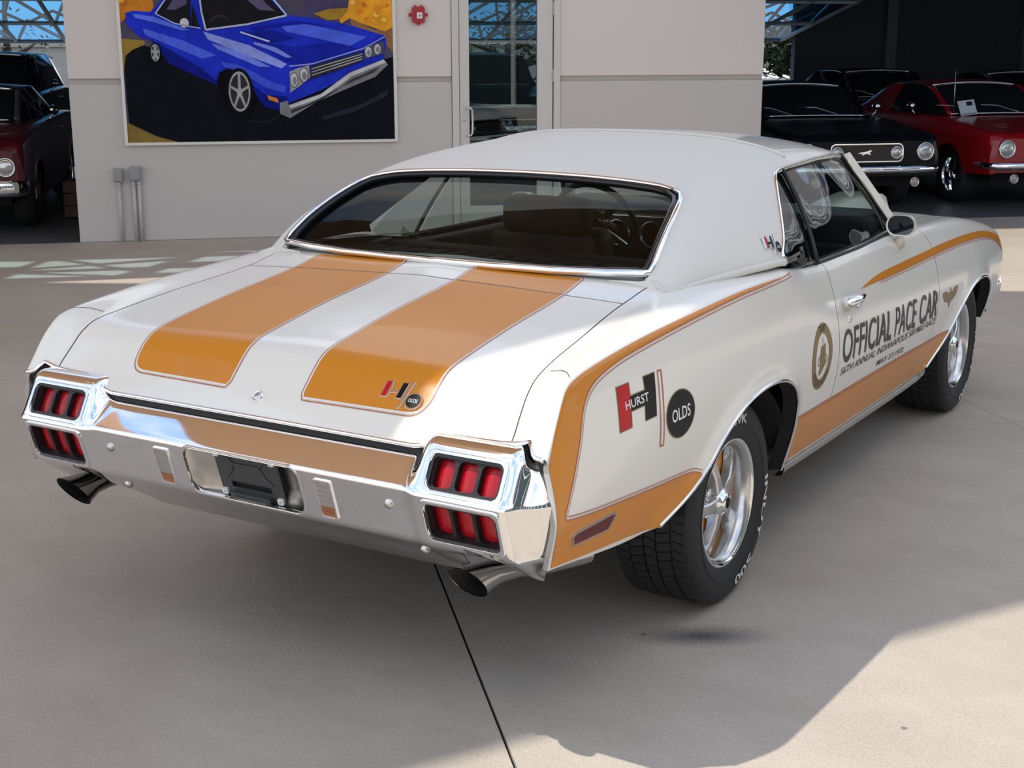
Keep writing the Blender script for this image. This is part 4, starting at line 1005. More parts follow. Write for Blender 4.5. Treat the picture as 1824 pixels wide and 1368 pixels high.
for sg in (1,):
    A1, A2, A3 = side_map(sg, .0011), side_map(sg, .0017), side_map(sg, .0023)
    Hm = [(-.868,.901),(-.797,.901),(-.797,.866),(-.720,.866),(-.720,.901),(-.652,.901),(-.668,.782),(-.736,.782),(-.730,.823),(-.803,.823),(-.808,.782),(-.878,.782)]
    lay(fill_poly([Hm], .02, 0), 'emblem_letter', M_gold, CAR, A1)
    lay(fill_poly([[(-.864,.898),(-.801,.898),(-.812,.785),(-.874,.785)]], .02, 0), 'emblem_letter', M_red, CAR, A2)
    lay(fill_poly([[(-.803,.863),(-.717,.863),(-.717,.898),(-.655,.898),(-.671,.785),(-.733,.785),(-.727,.826),(-.806,.826)]], .02, 0), 'emblem_letter', M_print, CAR, A2)
    text_on('HURST', -.834, .833, .130, .023, M_ltr, A3, 'emblem_lettering', bold=.012)
    lay(fill_poly([[(-.637,.902),(-.612,.900),(-.634,.691),(-.660,.693)], [(-.633,.897),(-.618,.896),(-.638,.696),(-.654,.697)]], .02, 0), 'emblem_slash', M_pin, CAR, A2)
    lay(fill_poly([ell(-.526, .758, .090, .069)], .02, 0), 'emblem_roundel', M_gold, CAR, A1)
    lay(fill_poly([ell(-.526, .758, .086, .066)], .02, 0), 'emblem_roundel', M_print, CAR, A2)
    text_on('OLDS', -.582, .741, .114, .036, M_ltr, A3, 'emblem_lettering', bold=.012)
    pl_ = [(-.892,.916),(-.588,.916),(-.596,.80),(-.66,.682),(-.664,.773),(-.894,.768)]
    # festival seal on the quarter
    lay(fill_poly([ell(.650, .698, .106, .119), ell(.650, .698, .068, .082)], .02, 0), 'seal_ring', M_gold, CAR, A1)
    st = [(.632,.735),(.680,.742),(.682,.690),(.690,.668),(.668,.652),(.650,.640),(.634,.632),(.622,.640),(.630,.665),(.624,.690)]
    lay(fill_poly([st], .02, 0), 'seal_state_shape', M_gold, CAR, A1)
    lay(fill_poly([ell(.652, .685, .050, .022), ell(.652, .685, .046, .018)], .02, 0), 'seal_orbit', M_gold, CAR, A2)
    lay(fill_poly([[(.6485,.745),(.6535,.745),(.6525,.768),(.6495,.768)]], .02, 0), 'seal_spire', M_gold, CAR, A2)
    text_on('"500"', .612, .786, .076, .024, M_ink, A2, 'seal_lettering', bold=.01)
    bm = text_bm('FESTIVAL', 1.0, .026, bold=.01)
    slice_bm(bm, .02)
    for v in bm.verts:                                    # bend round the foot of the ring
        t = math.radians(212+(328-212)*v.co.x); r = v.co.y-.013
        v.co = (.650+(.087-r)*math.cos(t), .698+(.1005-r)*math.sin(t), 0)
    lay(bm, 'seal_lettering', M_ink, CAR, A2)
    # door text
    for ofs, m_, mp_, bo in ((.008, M_ink, A1, -.012), (0, M_ink, A2, .0)):
        pass
    x = .874
    for wd, (a, b) in (('OFFICIAL', (.874, 1.485)), ('PACE', (1.535, 1.83)), ('CAR', (1.885, 2.168))):
        zb = .628-.027*(a-.874)
        text_on(wd, a, zb, b-a, .122, M_ink, A2, 'door_lettering', slope=-.027, bold=.008)
        # thin keyline shadow behind each word
        text_on(wd, a+.010, zb-.007, b-a, .122, M_ink, A1, 'door_lettering_keyline', slope=-.027, bold=-.022)
    text_on('56TH ANNUAL INDIANAPOLIS 500 MILE RACE', .880, .580, 1.295, .029, M_ink, A2, 'door_lettering', slope=-.017, shear=.25, bold=.006)
    text_on('MAY 27,1972', 1.355, .519, .372, .027, M_ink, A2, 'door_lettering', slope=-.035, shear=.25, bold=.006)
    # winged wheel on the fender
    wing = [(2.243,.682),(2.30,.684),(2.355,.668),(2.370,.672),(2.374,.690),(2.388,.690),(2.392,.672),(2.408,.668),(2.455,.684),(2.512,.682),(2.500,.658),(2.470,.636),(2.430,.626),(2.400,.622),(2.388,.598),(2.374,.598),(2.366,.622),(2.330,.626),(2.285,.640),(2.255,.660)]
    lay(fill_poly([wing], .03, 0), 'winged_emblem', M_gold, CAR, A1)
# seams of the quarter end caps
for sg in (1, -1):
    pth = resample([(sg*.803, -1.000), (sg*.84, -1.012), (sg*.872, -1.040), (sg*.893, -1.062)], .01)
    lay(ribbon(pth, 0, .0022), 'end_cap_seam', M_dark, CAR, top_map(.0012))
# ================================================================ rear bumper, lamps, exhaust
#        x : 14 rows of (y, z)
def prof_c(x):   # plain centre section
    return [(-1.180,.756),(-1.212,.760),(-1.228,.754),(-1.243,.742),(-1.293,.695),(-1.299,.688),(-1.301,.680),(-1.298,.668),(-1.264,.554),(-1.259,.541),(-1.246,.525),(-1.188,.486),(-1.130,.440),(-1.06,.392)]
def prof_p(x):   # lamp pod
    return [(-1.165,.812),(-1.205,.815),(-1.236,.806),(-1.252,.782),(-1.298,.694),(-1.308,.684),(-1.311,.676),(-1.306,.666),(-1.272,.552),(-1.266,.540),(-1.250,.523),(-1.192,.484),(-1.135,.445),(-1.06,.41)]
def prof_e(x):   # wrapped end
    return [(-1.150,.772),(-1.195,.775),(-1.215,.768),(-1.228,.752),(-1.262,.694),(-1.268,.684),(-1.270,.676),(-1.266,.664),(-1.238,.556),(-1.232,.542),(-1.215,.525),(-1.17,.500),(-1.12,.492),(-1.06,.49)]
def mixp(a, b, t): return [((p[0]*(1-t)+q[0]*t), (p[1]*(1-t)+q[1]*t)) for p, q in zip(a, b)]
def sstep(t): t = min(max(t, 0), 1); return t*t*(3-2*t)
BX = [0,.05,.10,.15,.205,.262,.318,.38,.44,.50,.545,.556,.567,.578,.589,.600,.612,.65,.69,.72,.76,.80,.832,.848,.862,.874,.886,.900,.914,.926,.935,.940]
def bump_prof(x):
    t = sstep((x-.548)/.048); P = mixp(prof_c(x), prof_p(x), t)
    if x > .85:
        P = mixp(P, prof_e(x), sstep((x-.85)/.04))
        w = max(0, x-.872)/.068; P = [(y+(.055*w**1.6 if 2 <= i <= 10 else .02*w), z) for i, (y, z) in enumerate(P)]
    # notch over the tail pipe
    k = math.exp(-((x-.735)/.06)**4)
    P = [(y+(.012*k if i >= 11 else 0), z+((.03, .055, .075)[i-11]*k if i >= 11 else 0)) for i, (y, z) in enumerate(P)]
    if i_edge(x): pass
    return P
def i_edge(x): return False
rows = [bump_prof(x) for x in BX]
bv = []; bf = []
xs_full = [-x for x in BX[:0:-1]]+BX; pr_full = rows[:0:-1]+rows; nb = 14
XLIM = {0: .862, 1: .884, 2: .912, 3: .928, 8: .94, 9: .928, 10: .910, 11: .885, 12: .865, 13: .85}
for x, P in zip(xs_full, pr_full): bv += [(math.copysign(min(abs(x), XLIM.get(i, 9)-(.94-abs(x))*.3 if i in XLIM else 9), x), y, z) for i, (y, z) in enumerate(P)]
for i in range(len(xs_full)-1):
    xm = abs((xs_full[i]+xs_full[i+1])/2)
    for j in range(nb-1):
        if .612 < xm < .832 and j in (3, 7): continue          # lamp openings
        if xm < .205 and 6 <= j <= 8: continue                  # number plate recess
        bf.append((i*nb+j, (i+1)*nb+j, (i+1)*nb+j+1, i*nb+j+1))
me = bpy.data.meshes.new('rear_bumper'); me.from_pydata(bv, [], bf)
bm = bmesh.new(); bm.from_mesh(me); bmesh.ops.recalc_face_normals(bm, faces=bm.faces[:])
# ends: close the wrap with a return edge
cre = bm.edges.layers.float.new('crease_edge')
for e in bm.edges:
    a, b = e.verts[0].index, e.verts[1].index; ra, rb = a % nb, b % nb
    if e.is_boundary: e[cre] = .75
    elif ra == rb and ra in (5, 6): e[cre] = .45
    elif ra == rb and ra in (10,): e[cre] = .3
bm.to_mesh(me); bm.free(); me.polygons.foreach_set('use_smooth', [True]*len(me.polygons))
o = bpy.data.objects.new('tmp', me); COL.objects.link(o)
md = o.modifiers.new('s', 'SUBSURF'); md.levels = 2; md.render_levels = 2
md2 = o.modifiers.new('t', 'SOLIDIFY'); md2.thickness = .004; md2.offset = -1
dg = bpy.context.evaluated_depsgraph_get(); dg.update()
new = bpy.data.meshes.new_from_object(o.evaluated_get(dg)); bpy.data.objects.remove(o); new.name = 'rear_bumper'
new.set_sharp_from_angle(angle=math.radians(50))
BUMP = link('rear_bumper', new, M_chrome, CAR, 'wide chrome rear bumper holding the tail lamps')
# ---- tail lamps
M_lens = mat('red_lens', (.36, .004, .010), .18, coat=.25, spec=.35, bump=(160, .5))
M_house = mat('lamp_housing_black', (.012, .012, .013), .35)
M_clear = mat('clear_lens', (.30, .29, .27), .15, coat=.6, bump=(300, .8))
M_amber = mat('amber_lens', (.32, .10, .025), .15, coat=.6, bump=(300, .8))
def lamp(sg, top, bot, slant):
    """top/bot = (y,z) of the opening edges"""
    x0, x1 = .612, .832; yc, zc = (top[0]+bot[0])/2, (top[1]+bot[1])/2
    up_ = Vector((0, top[0]-bot[0], top[1]-bot[1])); h = up_.length
    xa = Vector((1, 0, 0)); M = frame_from((sg*(x0+x1)/2, yc, zc), xa, up_)      # z axis = xa x up -> rearwards
    w = x1-x0
    if (M.to_3x3() @ Vector((0, 0, 1))).y > 0: M = frame_from((sg*(x0+x1)/2, yc, zc), -xa, up_)
    root = empty('tail_lamp'); root.parent = CAR
    MB().ring(rrect(w+.016, h+.014, .018), rrect(w-.006, h-.006, .020), -.012, .004, M).build('bezel', M_chrome, root, bevel=.002)
    hb = MB()
    hb.ring(rrect(w-.006, h-.006, .020), rrect(w-.02, h-.02, .014), -.05, -.002, M)
    hb.box((-w/2, -h/2, -.056), (w/2, h/2, -.05), M)
    cw = (w-.02)/3
    for k in range(3):
        cx = (k-1)*cw
        hb.ring([(cx+px, py) for px, py in rrect(cw+.001, h-.018, .004)], [(cx+px, py) for px, py in rrect(cw-.010, h-.024, .014)], -.034, -.010, M)
    hb.build('housing', M_house, root)
    for k in range(3):
        cx = (k-1)*cw; lb = MB(); n = 6; vv = []
        for i in range(n+1):
            for j in range(n+1):
                a = cx+(cw-.010)*(i/n-.5); b = (h-.026)*(j/n-.5)
                vv.append(M @ Vector((a, b, -.030+.010*(1-(2*i/n-1)**2)*(1-.4*(2*j/n-1)**2))))
        lb.add(vv, [(i*(n+1)+j, (i+1)*(n+1)+j, (i+1)*(n+1)+j+1, i*(n+1)+j+1) for i in range(n) for j in range(n)], True)
        lb.build('lens', M_lens, root, fix=False)
for sg in (1, -1):
    lamp(sg, (-1.253,.780), (-1.299,.693), 0)
    lamp(sg, (-1.306,.663), (-1.273,.554), 0)
# ---- deck edge trim and the black filler behind the gap
edge = [Vector(p) for p in G[0, :R2+1]]; edge = [Vector((-p.x, p.y, p.z)) for p in edge[:0:-1]]+edge
MB().tube([p+Vector((0, -.002, -.003)) for p in edge], .0065, 8).build('rear_edge_trim', M_chrome, CAR)
fb = MB(); vv = []
for p in edge: vv += [p+Vector((0, .006, -.006)), p+Vector((0, .020, -.06))]
fb.add(vv, [(2*i, 2*i+2, 2*i+3, 2*i+1) for i in range(len(edge)-1)]); fb.build('bumper_filler', M_black, CAR)
# ---- number plate recess and bracket
RP = frame_from((0, -1.279, .612), (1, 0, 0), (0, -.034, .114))
if (RP.to_3x3() @ Vector((0, 0, 1))).y > 0: RP = frame_from((0, -1.279, .612), (-1, 0, 0), (0, -.034, .114))
rec = MB(); prev = None; vv = []
sec = [(-.207, 0), (-.200, -.012), (-.175, -.030), (-.13, -.042), (0, -.045), (.13, -.042), (.175, -.030), (.200, -.012), (.207, 0)]
for (x, d) in sec: vv += [RP @ Vector((x, -.082, d*.6)), RP @ Vector((x, -.03, d)), RP @ Vector((x, .074, d))]
rec.add(vv, [(3*i+k, 3*i+3+k, 3*i+4+k, 3*i+1+k) for i in range(len(sec)-1) for k in range(2)], True)
MB().box((-.112, -.088, -.041), (.112, .078, -.035), RP).build('recess_shadow_plate', M_dark, CAR)  # black sheet standing in for the shade behind the bracket slot
rec.build('plate_recess', mat('dull_chrome', (.62, .60, .56), .25, metal=1.0, noise=(25, .15)), CAR)
MB().ring(rrect(.425, .160, .035), rrect(.408, .146, .034), -.010, .003, RP).build('recess_bezel', M_chrome, CAR, bevel=.003)
PB = mat('painted_bracket', (.045, .048, .050), .45)
br = empty('plate_bracket'); br.parent = CAR; br['label'] = 'bare dark licence plate bracket with white clips'
plate = MB(); 
for lo, hi in (((-.112,-.03), (.112, .078)), ((-.112,-.05), (-.072,-.03)), ((.072,-.05), (.112,-.03)), ((-.112,-.088), (.112,-.05))): plate.box((lo[0], lo[1], -.030), (hi[0], hi[1], -.024), RP)
plate.build('bracket_plate', PB, br)
rb = MB()
for a, b in (((-.085,.062), (-.045,.030)), ((.085,.062), (.045,.030)), ((-.045,.030), (.045,.030)), ((-.045,.030), (-.06,.0)), ((.045,.030), (.06,.0)), ((-.06,.0), (-.085,-.02)), ((.06,.0), (.085,-.02)), ((-.07,.07), (.07,.07))):
    rb.bar(RP @ Vector((*a, -.023)), RP @ Vector((*b, -.023)), .006, .004)
rb.build('pressed_rib', PB, br)
lat = MB(); lat.box((-.07,-.082,-.026), (.07,-.058,-.006), RP); lat.box((-.062,-.074,-.008), (.062,-.066,-.002), RP); lat.build('spring_hinge', PB, br, bevel=.003)
for sx in (-1, 1):
    for sy, yy in ((1, .058), (-1, -.066)):
        MB().ring(rrect(.018, .018, .002, 2, sx*.100, yy), rrect(.007, .007, .002, 2, sx*.100, yy), -.026, -.016, RP).build('nut_clip', mat('white_nylon', (.75, .75, .73), .4), br)
# ---- reversing lamps, bolts
def face_frame(x, z):
    y = np.interp(z, [.554, .668], [-1.264, -1.298]); M = frame_from((x, float(y), z), (1, 0, 0), (0, -.034, .114))
    if (M.to_3x3() @ Vector((0, 0, 1))).y > 0: M = frame_from((x, float(y), z), (-1, 0, 0), (0, -.034, .114))
    return M
for sg in (1, -1):
    M = face_frame(sg*.290, .606); root = empty('reversing_lamp'); root.parent = CAR
    MB().ring(rrect(.058, .122, .006, 3), rrect(.046, .108, .005, 3), -.004, .005, M).build('bezel', M_chrome, root, bevel=.0015)
    for k in range(7):
        MB().box((-.023, -.054+.0154*k, -.002), (.023, -.054+.0154*k+.0142, .0015), M).build('lens_rib', M_amber if k < 2 else M_clear, root)
    for (x, y, z) in ((sg*.499, -1.289, .631), (sg*.541, -1.192, .485)):
        nrm = Vector((0, -.96, -.29)) if z > .55 else Vector((0, -.66, -.75))
        Mb = frame_from((x, y, z), (1, 0, 0), nrm.cross(Vector((1, 0, 0))))
        if (Mb.to_3x3() @ Vector((0, 0, 1))).dot(nrm) < 0: Mb = frame_from((x, y, z), (-1, 0, 0), nrm.cross(Vector((1, 0, 0))))
        MB().lathe([(.0001, .008), (.007, .0072), (.011, .005), (.0135, .001), (.0135, -.004)], 20, Mb, 'z').build('bumper_bolt', mat('bolt_metal', (.6, .59, .57), .3, metal=1.0), CAR)
    # exhaust trumpet, slash cut
    P = [Vector((sg*.80, -.80, .40)), Vector((sg*.775, -.98, .425)), Vector((sg*.745, -1.10, .448)), Vector((sg*.728, -1.18, .455)), Vector((sg*.718, -1.225, .453)), Vector((sg*.713, -1.252, .452))]
    R_ = [.030, .030, .033, .038, .046, .052]; n = 32
    def tipmesh(shr, flip):
        b = MB(); vv = []
        for p, r in zip(P, R_):
            for k in range(n):
                t = 2*math.pi*k/n; zz = (r-shr)*math.cos(t); xx = (r-shr)*math.sin(t)
                cut = max(0, (-p.y-.80)/.462)**3; yy = p.y-cut*.045*math.cos(t)
                vv.append((p.x+xx, yy, p.z+zz))
        fs = [(i*n+k, i*n+(k+1) % n, (i+1)*n+(k+1) % n, (i+1)*n+k) for i in range(len(P)-1) for k in range(n)]
        b.add(vv, fs, True)
        return b
    ex = empty('exhaust_tip'); ex.parent = CAR
    tipmesh(0, 0).build('pipe', mat('dark_exhaust_chrome', (.42, .41, .40), .08, metal=1.0), ex)
    tipmesh(.003, 1).build('bore', M_dark, ex)
# ---- side marker lamps
for sg in (1, -1):
    mk = empty('side_marker_lamp'); mk.parent = CAR
    O_ = [(-1.128,.574),(-1.108,.583),(-.915,.579),(-.893,.572),(-.930,.535),(-1.115,.548)]; I_ = [(-1.121,.573),(-1.106,.579),(-.919,.575),(-.902,.570),(-.933,.539),(-1.111,.551)]
    def ext(loops, d, name, m_):
        b = MB(); f0 = side_map(sg, 0); f1 = side_map(sg, d)
        if len(loops) == 2:
            n = len(loops[0]); vv = [f1(*p)[0] for p in loops[0]]+[f1(*p)[0] for p in loops[1]]+[f0(*p)[0] for p in loops[0]]+[f0(*p)[0] for p in loops[1]]; fs = []
            for i in range(n):
                j = (i+1) % n; fs += [(i, j, n+j, n+i), (i, j, 2*n+j, 2*n+i), (n+i, n+j, 3*n+j, 3*n+i)]
            b.add(vv, fs)
        else:
            n = len(loops[0]); b.add([f1(*p)[0] for p in loops[0]], [tuple(range(n))])
        b.build(name, m_, mk)
    ext([O_, I_], .006, 'bezel', M_chromed); ext([I_], .005, 'lens', mat('dark_red_lens', (.11, .006, .010), .3, spec=.3))
# ---- deck lock, deck emblem
def on_deck(x, y):
    r = top_map(0)(x, y); n = r[1]; M = frame_from(r[0], (1, 0, 0), (0, 1, -n.y/max(n.z, .1)))
    return M
M = on_deck(-.010, -1.193)
lk = empty('trunk_lock'); lk.parent = DECK
MB().lathe([(.0001, .006), (.010, .006), (.0115, .004), (.0118, -.004)], 20, M, 'z').build('lock_barrel', M_alu, lk)
MB().lathe([(.0118, .004), (.0135, .0075), (.0165, .006), (.0175, -.006)], 24, M, 'z').build('lock_ring', M_chrome, lk)
def small_emblem(M, s, parent, name):
    e = empty(name); e.parent = parent
    def pr(poly, d, nm, m_, d0=-.004): MB().prism([(x*s, y*s) for x, y in poly], d0, d, M).build(nm, m_, e, bevel=.0008)
    pr([(-.062,.030),(-.040,.030),(-.036,.006),(-.012,.006),(-.010,.030),(.012,.030),(.006,-.022),(-.016,-.022),(-.013,-.006),(-.036,-.006),(-.040,-.022),(-.064,-.022)], .005, 'emblem_letter', M_chrome)
    pr([(-.059,.027),(-.043,.027),(-.046,-.019),(-.061,-.019)], .0056, 'letter_inlay', M_red)
    pr([(-.008,.027),(.008,.027),(.003,-.019),(-.012,-.019)], .0056, 'letter_inlay', M_print)
    pr([(.020,.036),(.029,.036),(.012,-.050),(.003,-.050)], .006, 'emblem_slash', M_chrome)
    pr(ell(.045, -.022, .026, .026, 24), .006, 'emblem_disc', M_chrome)
    pr(ell(.045, -.022, .021, .021, 24), .0068, 'disc_inlay', M_print)
    bm = text_bm('OLDS', .030*s, .011*s, bold=.015)
    me = bpy.data.meshes.new('emblem_lettering')
    for v in bm.verts: v.co = M @ Vector((v.co.x+.030*s, v.co.y-.0275*s, .0072))
    bm.to_mesh(me); bm.free(); link('emblem_lettering', me, M_ltr, e)
small_emblem(on_deck(.435, -1.128), 1.0, DECK, 'trunk_emblem')
# ================================================================ wheels
M_letter = mat('raised_white_letters', (.62, .61, .56), .6)
def make_wheel():
    """outer face towards +x, centre at the hub on the lip plane x=0"""
    w = empty('wheel')
    RT, RL = .333, .207
    prof = [(.196, -.235), (.205, -.248), (.24, -.262), (.285, -.262), (.312, -.252), (.324, -.238), (.326, -.12), (.324, -.002), (.312, .012), (.285, .020), (.25, .019), (.222, .010), (.206, .002), (.197, -.012)]
    MB().lathe(prof, 72).build('tyre', M_tyre, w)
    # tread: five ribs of blocks proud of the carcass
    tr = MB(); ribs = [(-.236, -.192), (-.186, -.142), (-.136, -.100), (-.094, -.050), (-.044, -.004)]; nblk = 64
    for q, (a, b) in enumerate(ribs):
        for k in range(nblk):
            t0 = 2*math.pi*(k+(q % 2)*.5)/nblk; t1 = t0+2*math.pi/nblk*.88; sk = .03*(1 if q % 2 else -1)
            drop = .004 if q in (0, 4) else 0
            vs_ = []
            for x, s_ in ((a, 0), (b, sk)):
                for t in (t0+s_, t1+s_):
                    for r in (.320, RT-drop): vs_.append((x, r*math.sin(t), r*math.cos(t)))
            tr.add(vs_, [(1, 3, 7, 5), (0, 1, 5, 4), (2, 6, 7, 3), (0, 2, 3, 1), (4, 5, 7, 6)])
    o = tr.build('tread', M_tyre, w); o['kind'] = 'stuff'
    MB().lathe([(.250, .0195), (.254, .0225), (.258, .0198)], 72).build('sidewall_bead', M_tyre, w)
    # raised lettering, clockwise seen from outside, tops outwards
    def ring_text(s, c_deg, span_deg, nm):
        bm = text_bm(s, 1.0, .030, bold=.02)
        slice_bm(bm, .05)
        for v in bm.verts:
            t = math.radians(c_deg+(v.co.x-.5)*span_deg); r = .262+v.co.y
            xx = float(np.interp(r, [.25, .285, .312], [.0205, .0215, .0135]))+.0012
            v.co = (xx, r*math.sin(t), r*math.cos(t))
        bmesh.ops.recalc_face_normals(bm, faces=bm.faces[:])
        me = bpy.data.meshes.new(nm); bm.to_mesh(me); bm.free(); link(nm, me, M_letter, w)
    ring_text('FIREHAWK', -16, 66, 'sidewall_lettering')
    ring_text('INDY', 108, 46, 'sidewall_lettering'); ring_text('500', 159, 30, 'sidewall_lettering')
    # trim ring and barrel
    MB().lathe([(.197, -.004), (.205, .004), (.210, .0045), (.212, .001), (.208, -.004)], 72).build('trim_ring', M_chrome, w)
    MB().lathe([(.199, -.002), (.190, -.006), (.183, -.016), (.178, -.035), (.174, -.075), (.172, -.09)], 72).build('rim_barrel', M_alu, w)
    MB().lathe([(.172, -.072), (.12, -.062), (.06, -.058), (.0001, -.058)], 48).build('wheel_disc', M_orange, w)
    # five spokes
    for k in range(5):
        Mk = Matrix.Rotation(2*math.pi*k/5+math.pi/2, 4, 'X'); b = MB()
        secs = [(.040, .030, -.018, -.050), (.09, .023, -.022, -.052), (.14, .025, -.032, -.062), (.178, .038, -.042, -.072)]
        vv = []
        for r, hw, top, bot in secs:
            for (yy, xx) in ((-hw, bot), (-hw*.80, top-.004), (-hw*.55, top), (hw*.55, top), (hw*.80, top-.004), (hw, bot)): vv.append(Mk @ Vector((xx, yy, r)))
        fs = [(i*6+j, i*6+j+1, (i+1)*6+j+1, (i+1)*6+j) for i in range(3) for j in range(5)]
        b.add(vv, fs, False); b.build('spoke', M_alu, w)
        a = 2*math.pi*(k+.5)/5-math.pi/2
        MB().lathe([(.0001, -.040), (.007, -.041), (.010, -.046), (.011, -.062), (.013, -.090)], 12, Matrix.Translation((0, .062*math.sin(a), .062*math.cos(a)))).build('lug_nut', M_chrome, w)
    MB().lathe([(.046, -.062), (.046, -.022), (.042, -.016), (.034, -.012), (.032, -.006), (.028, -.001), (.0001, .002)], 32).build('hub_cap', M_chrome, w)
    MB().lathe([(.0001, .0032), (.017, .0022), (.018, .0008)], 24).build('hub_emblem', M_print, w)
    return w
WH = make_wheel()
for k, (x, y, sg) in enumerate(((.888, 0, 1), (.888, 2.845, 1), (-.888, 0, -1), (-.888, 2.845, -1))):
    o = WH if k == 0 else copy_tree(WH)
    o.parent = CAR; o.location = (x, y, .333); o.rotation_euler = (0, 0, 0 if sg > 0 else math.pi)
    if y > 1: o.rotation_euler[2] += math.radians(0)
# spin the fronts a little so the spokes differ
# ---- underbody, wheel wells, sill and arch mouldings
ub = MB(); ub.box((-.60, -.70, .33), (.60, 3.45, .44)); ub.box((-.76, .56, .30), (.76, 2.10, .40)); ub.box((-.80, -1.10, .52), (.80, -.60, .58)); ub.box((-.56, -1.16, .52), (.56, -.90, .74)); ub.build('underbody', mat('undercoat', (.010, .010, .011), .9), CAR)
for y0 in (0, 2.845):
    for sg in (1, -1):
        b = MB(); vv = []; n = 26
        for k in range(n+1):
            t = math.radians(-75+150*k/n) if y0 else math.radians(-78+158*k/n)
            yy = y0+.02+.435*math.sin(t); zz = .333+.375*math.cos(t)
            for x in (.915, .60): vv.append((sg*x, yy, zz))
            vv.append((sg*.58, yy*.0+y0+(yy-y0)*.0, .45))
        b.add(vv, [(3*i+j, 3*i+3+j, 3*i+4+j, 3*i+1+j) for i in range(n) for j in range(2)], True); b.build('wheel_well', mat('undercoat'), CAR)
M_stone = mat('satin_sill_trim', (.55, .55, .54), .22, metal=1.0)
for sg in (1, -1):
    vv = []; b = MB()
    ys_ = np.linspace(.480, 2.235, 30)
    for y in ys_:
        p, n = side_map(1, 0)(float(y), float(BODY.low(float(y))[0])+.006)
        z0 = p.z; vv += [(sg*(p.x+.004), y, z0+.004), (sg*(p.x+.007), y, z0-.006), (sg*(p.x+.004), y, z0-.024), (sg*(p.x-.006), y, z0-.034), (sg*(p.x-.03), y, z0-.036)]
    b.add(vv, [(5*i+j, 5*i+5+j, 5*i+6+j, 5*i+1+j) for i in range(29) for j in range(4)], False); b.build('sill_moulding', M_stone, CAR, 'bright ribbed sill moulding')
    for arch, lo_ in ((arch_r, None), (arch_f, None)):
        pts = [side_map(1, .002)(float(y), float(z)+.004) for y, z in arch]
        pts = [Vector((sg*p[0].x, p[0].y, p[0].z)) for p in pts if p is not None]
        b = MB(); vv = []
        for i, p in enumerate(pts):
            vv += [p+Vector((sg*.001, 0, 0)), p+Vector((sg*.0045, 0, -.002)), p+Vector((sg*.001, 0, -.009)), p+Vector((-sg*.03, 0, -.010))]
        MB().tube(pts, .006, 8).build('arch_moulding', M_chrome, CAR)
        # turned-in lip
        lb = MB(); vv = []
        cyv = sum(p.y for p in pts)/len(pts)
        for p in pts: vv += [p, p+Vector((-sg*.05, (cyv-p.y)*.03, -.004))]
        lb.add(vv, [(2*i, 2*i+2, 2*i+3, 2*i+1) for i in range(len(pts)-1)], True); lb.build('arch_lip', mat('undercoat'), CAR)
# ================================================================ interior, mirror, handles, front end
M_trim = mat('black_interior_vinyl', (.014, .014, .015), .5, bump=(120, .3))
M_trim2 = mat('charcoal_interior', (.028, .028, .030), .55)
INT = empty('interior'); INT.parent = CAR
def soft_box(name, lo, hi, m, parent, r=.04, M=None):
    b = MB(); b.box(lo, hi, M); return b.build(name, m, parent, bevel=r)
def seg_box(name, lo, hi, m, parent, r):
    me = MB().box(lo, hi).mesh(name); bm = bmesh.new(); bm.from_mesh(me); bmesh.ops.recalc_face_normals(bm, faces=bm.faces[:])
    bmesh.ops.bevel(bm, geom=bm.edges[:], offset=r, segments=4, profile=.5, affect='EDGES', clamp_overlap=True)
    for f in bm.faces: f.smooth = True
    bm.to_mesh(me); bm.free(); return link(name, me, m, parent)
seg_box('floor_pan', (-.80, -.15, .36), (.80, 2.0, .40), M_trim, INT, .01)
# parcel shelf with quilted rolls
seg_box('parcel_shelf', (-.70, -.28, .985), (.70, .22, 1.035), M_trim, INT, .01)
for k in range(16):
    x = -.66+.088*k
    me = bpy.data.meshes.new('shelf_roll')
    MB().tube([(x, -.20, 1.03), (x+.004, -.05, 1.042), (x+.008, .14, 1.036)], .036, 8, flat=(.012, .042)).build('shelf_roll', M_trim, INT)
seg_box('rear_seat_back', (-.66, .16, .55), (.66, .36, 1.045), M_trim, INT, .05)
seg_box('rear_seat_cushion', (-.66, .30, .45), (.66, .85, .62), M_trim, INT, .05)
for sx in (-1, 1):
    seg_box('front_seat_back', (sx*.38-.27, .98, .52), (sx*.38+.27, 1.14, 1.03), M_trim, INT, .05)
    seg_box('front_seat_cushion', (sx*.38-.27, 1.05, .45), (sx*.38+.27, 1.60, .64), M_trim, INT, .05)
    seg_box('head_rest', (sx*.38-.20, .97, .99), (sx*.38+.20, 1.09, 1.155), M_trim, INT, .045)
    seg_box('door_card', (sx*.80-.03, .50, .42), (sx*.80+.03, 1.90, .985), M_trim, INT, .02)
    seg_box('quarter_card', (sx*.80-.03, -.10, .60), (sx*.80+.03, .50, 1.02), M_trim, INT, .02)
    seg_box('arm_rest', (sx*.76-.05, .95, .72), (sx*.76+.05, 1.45, .79), M_trim2, INT, .02)
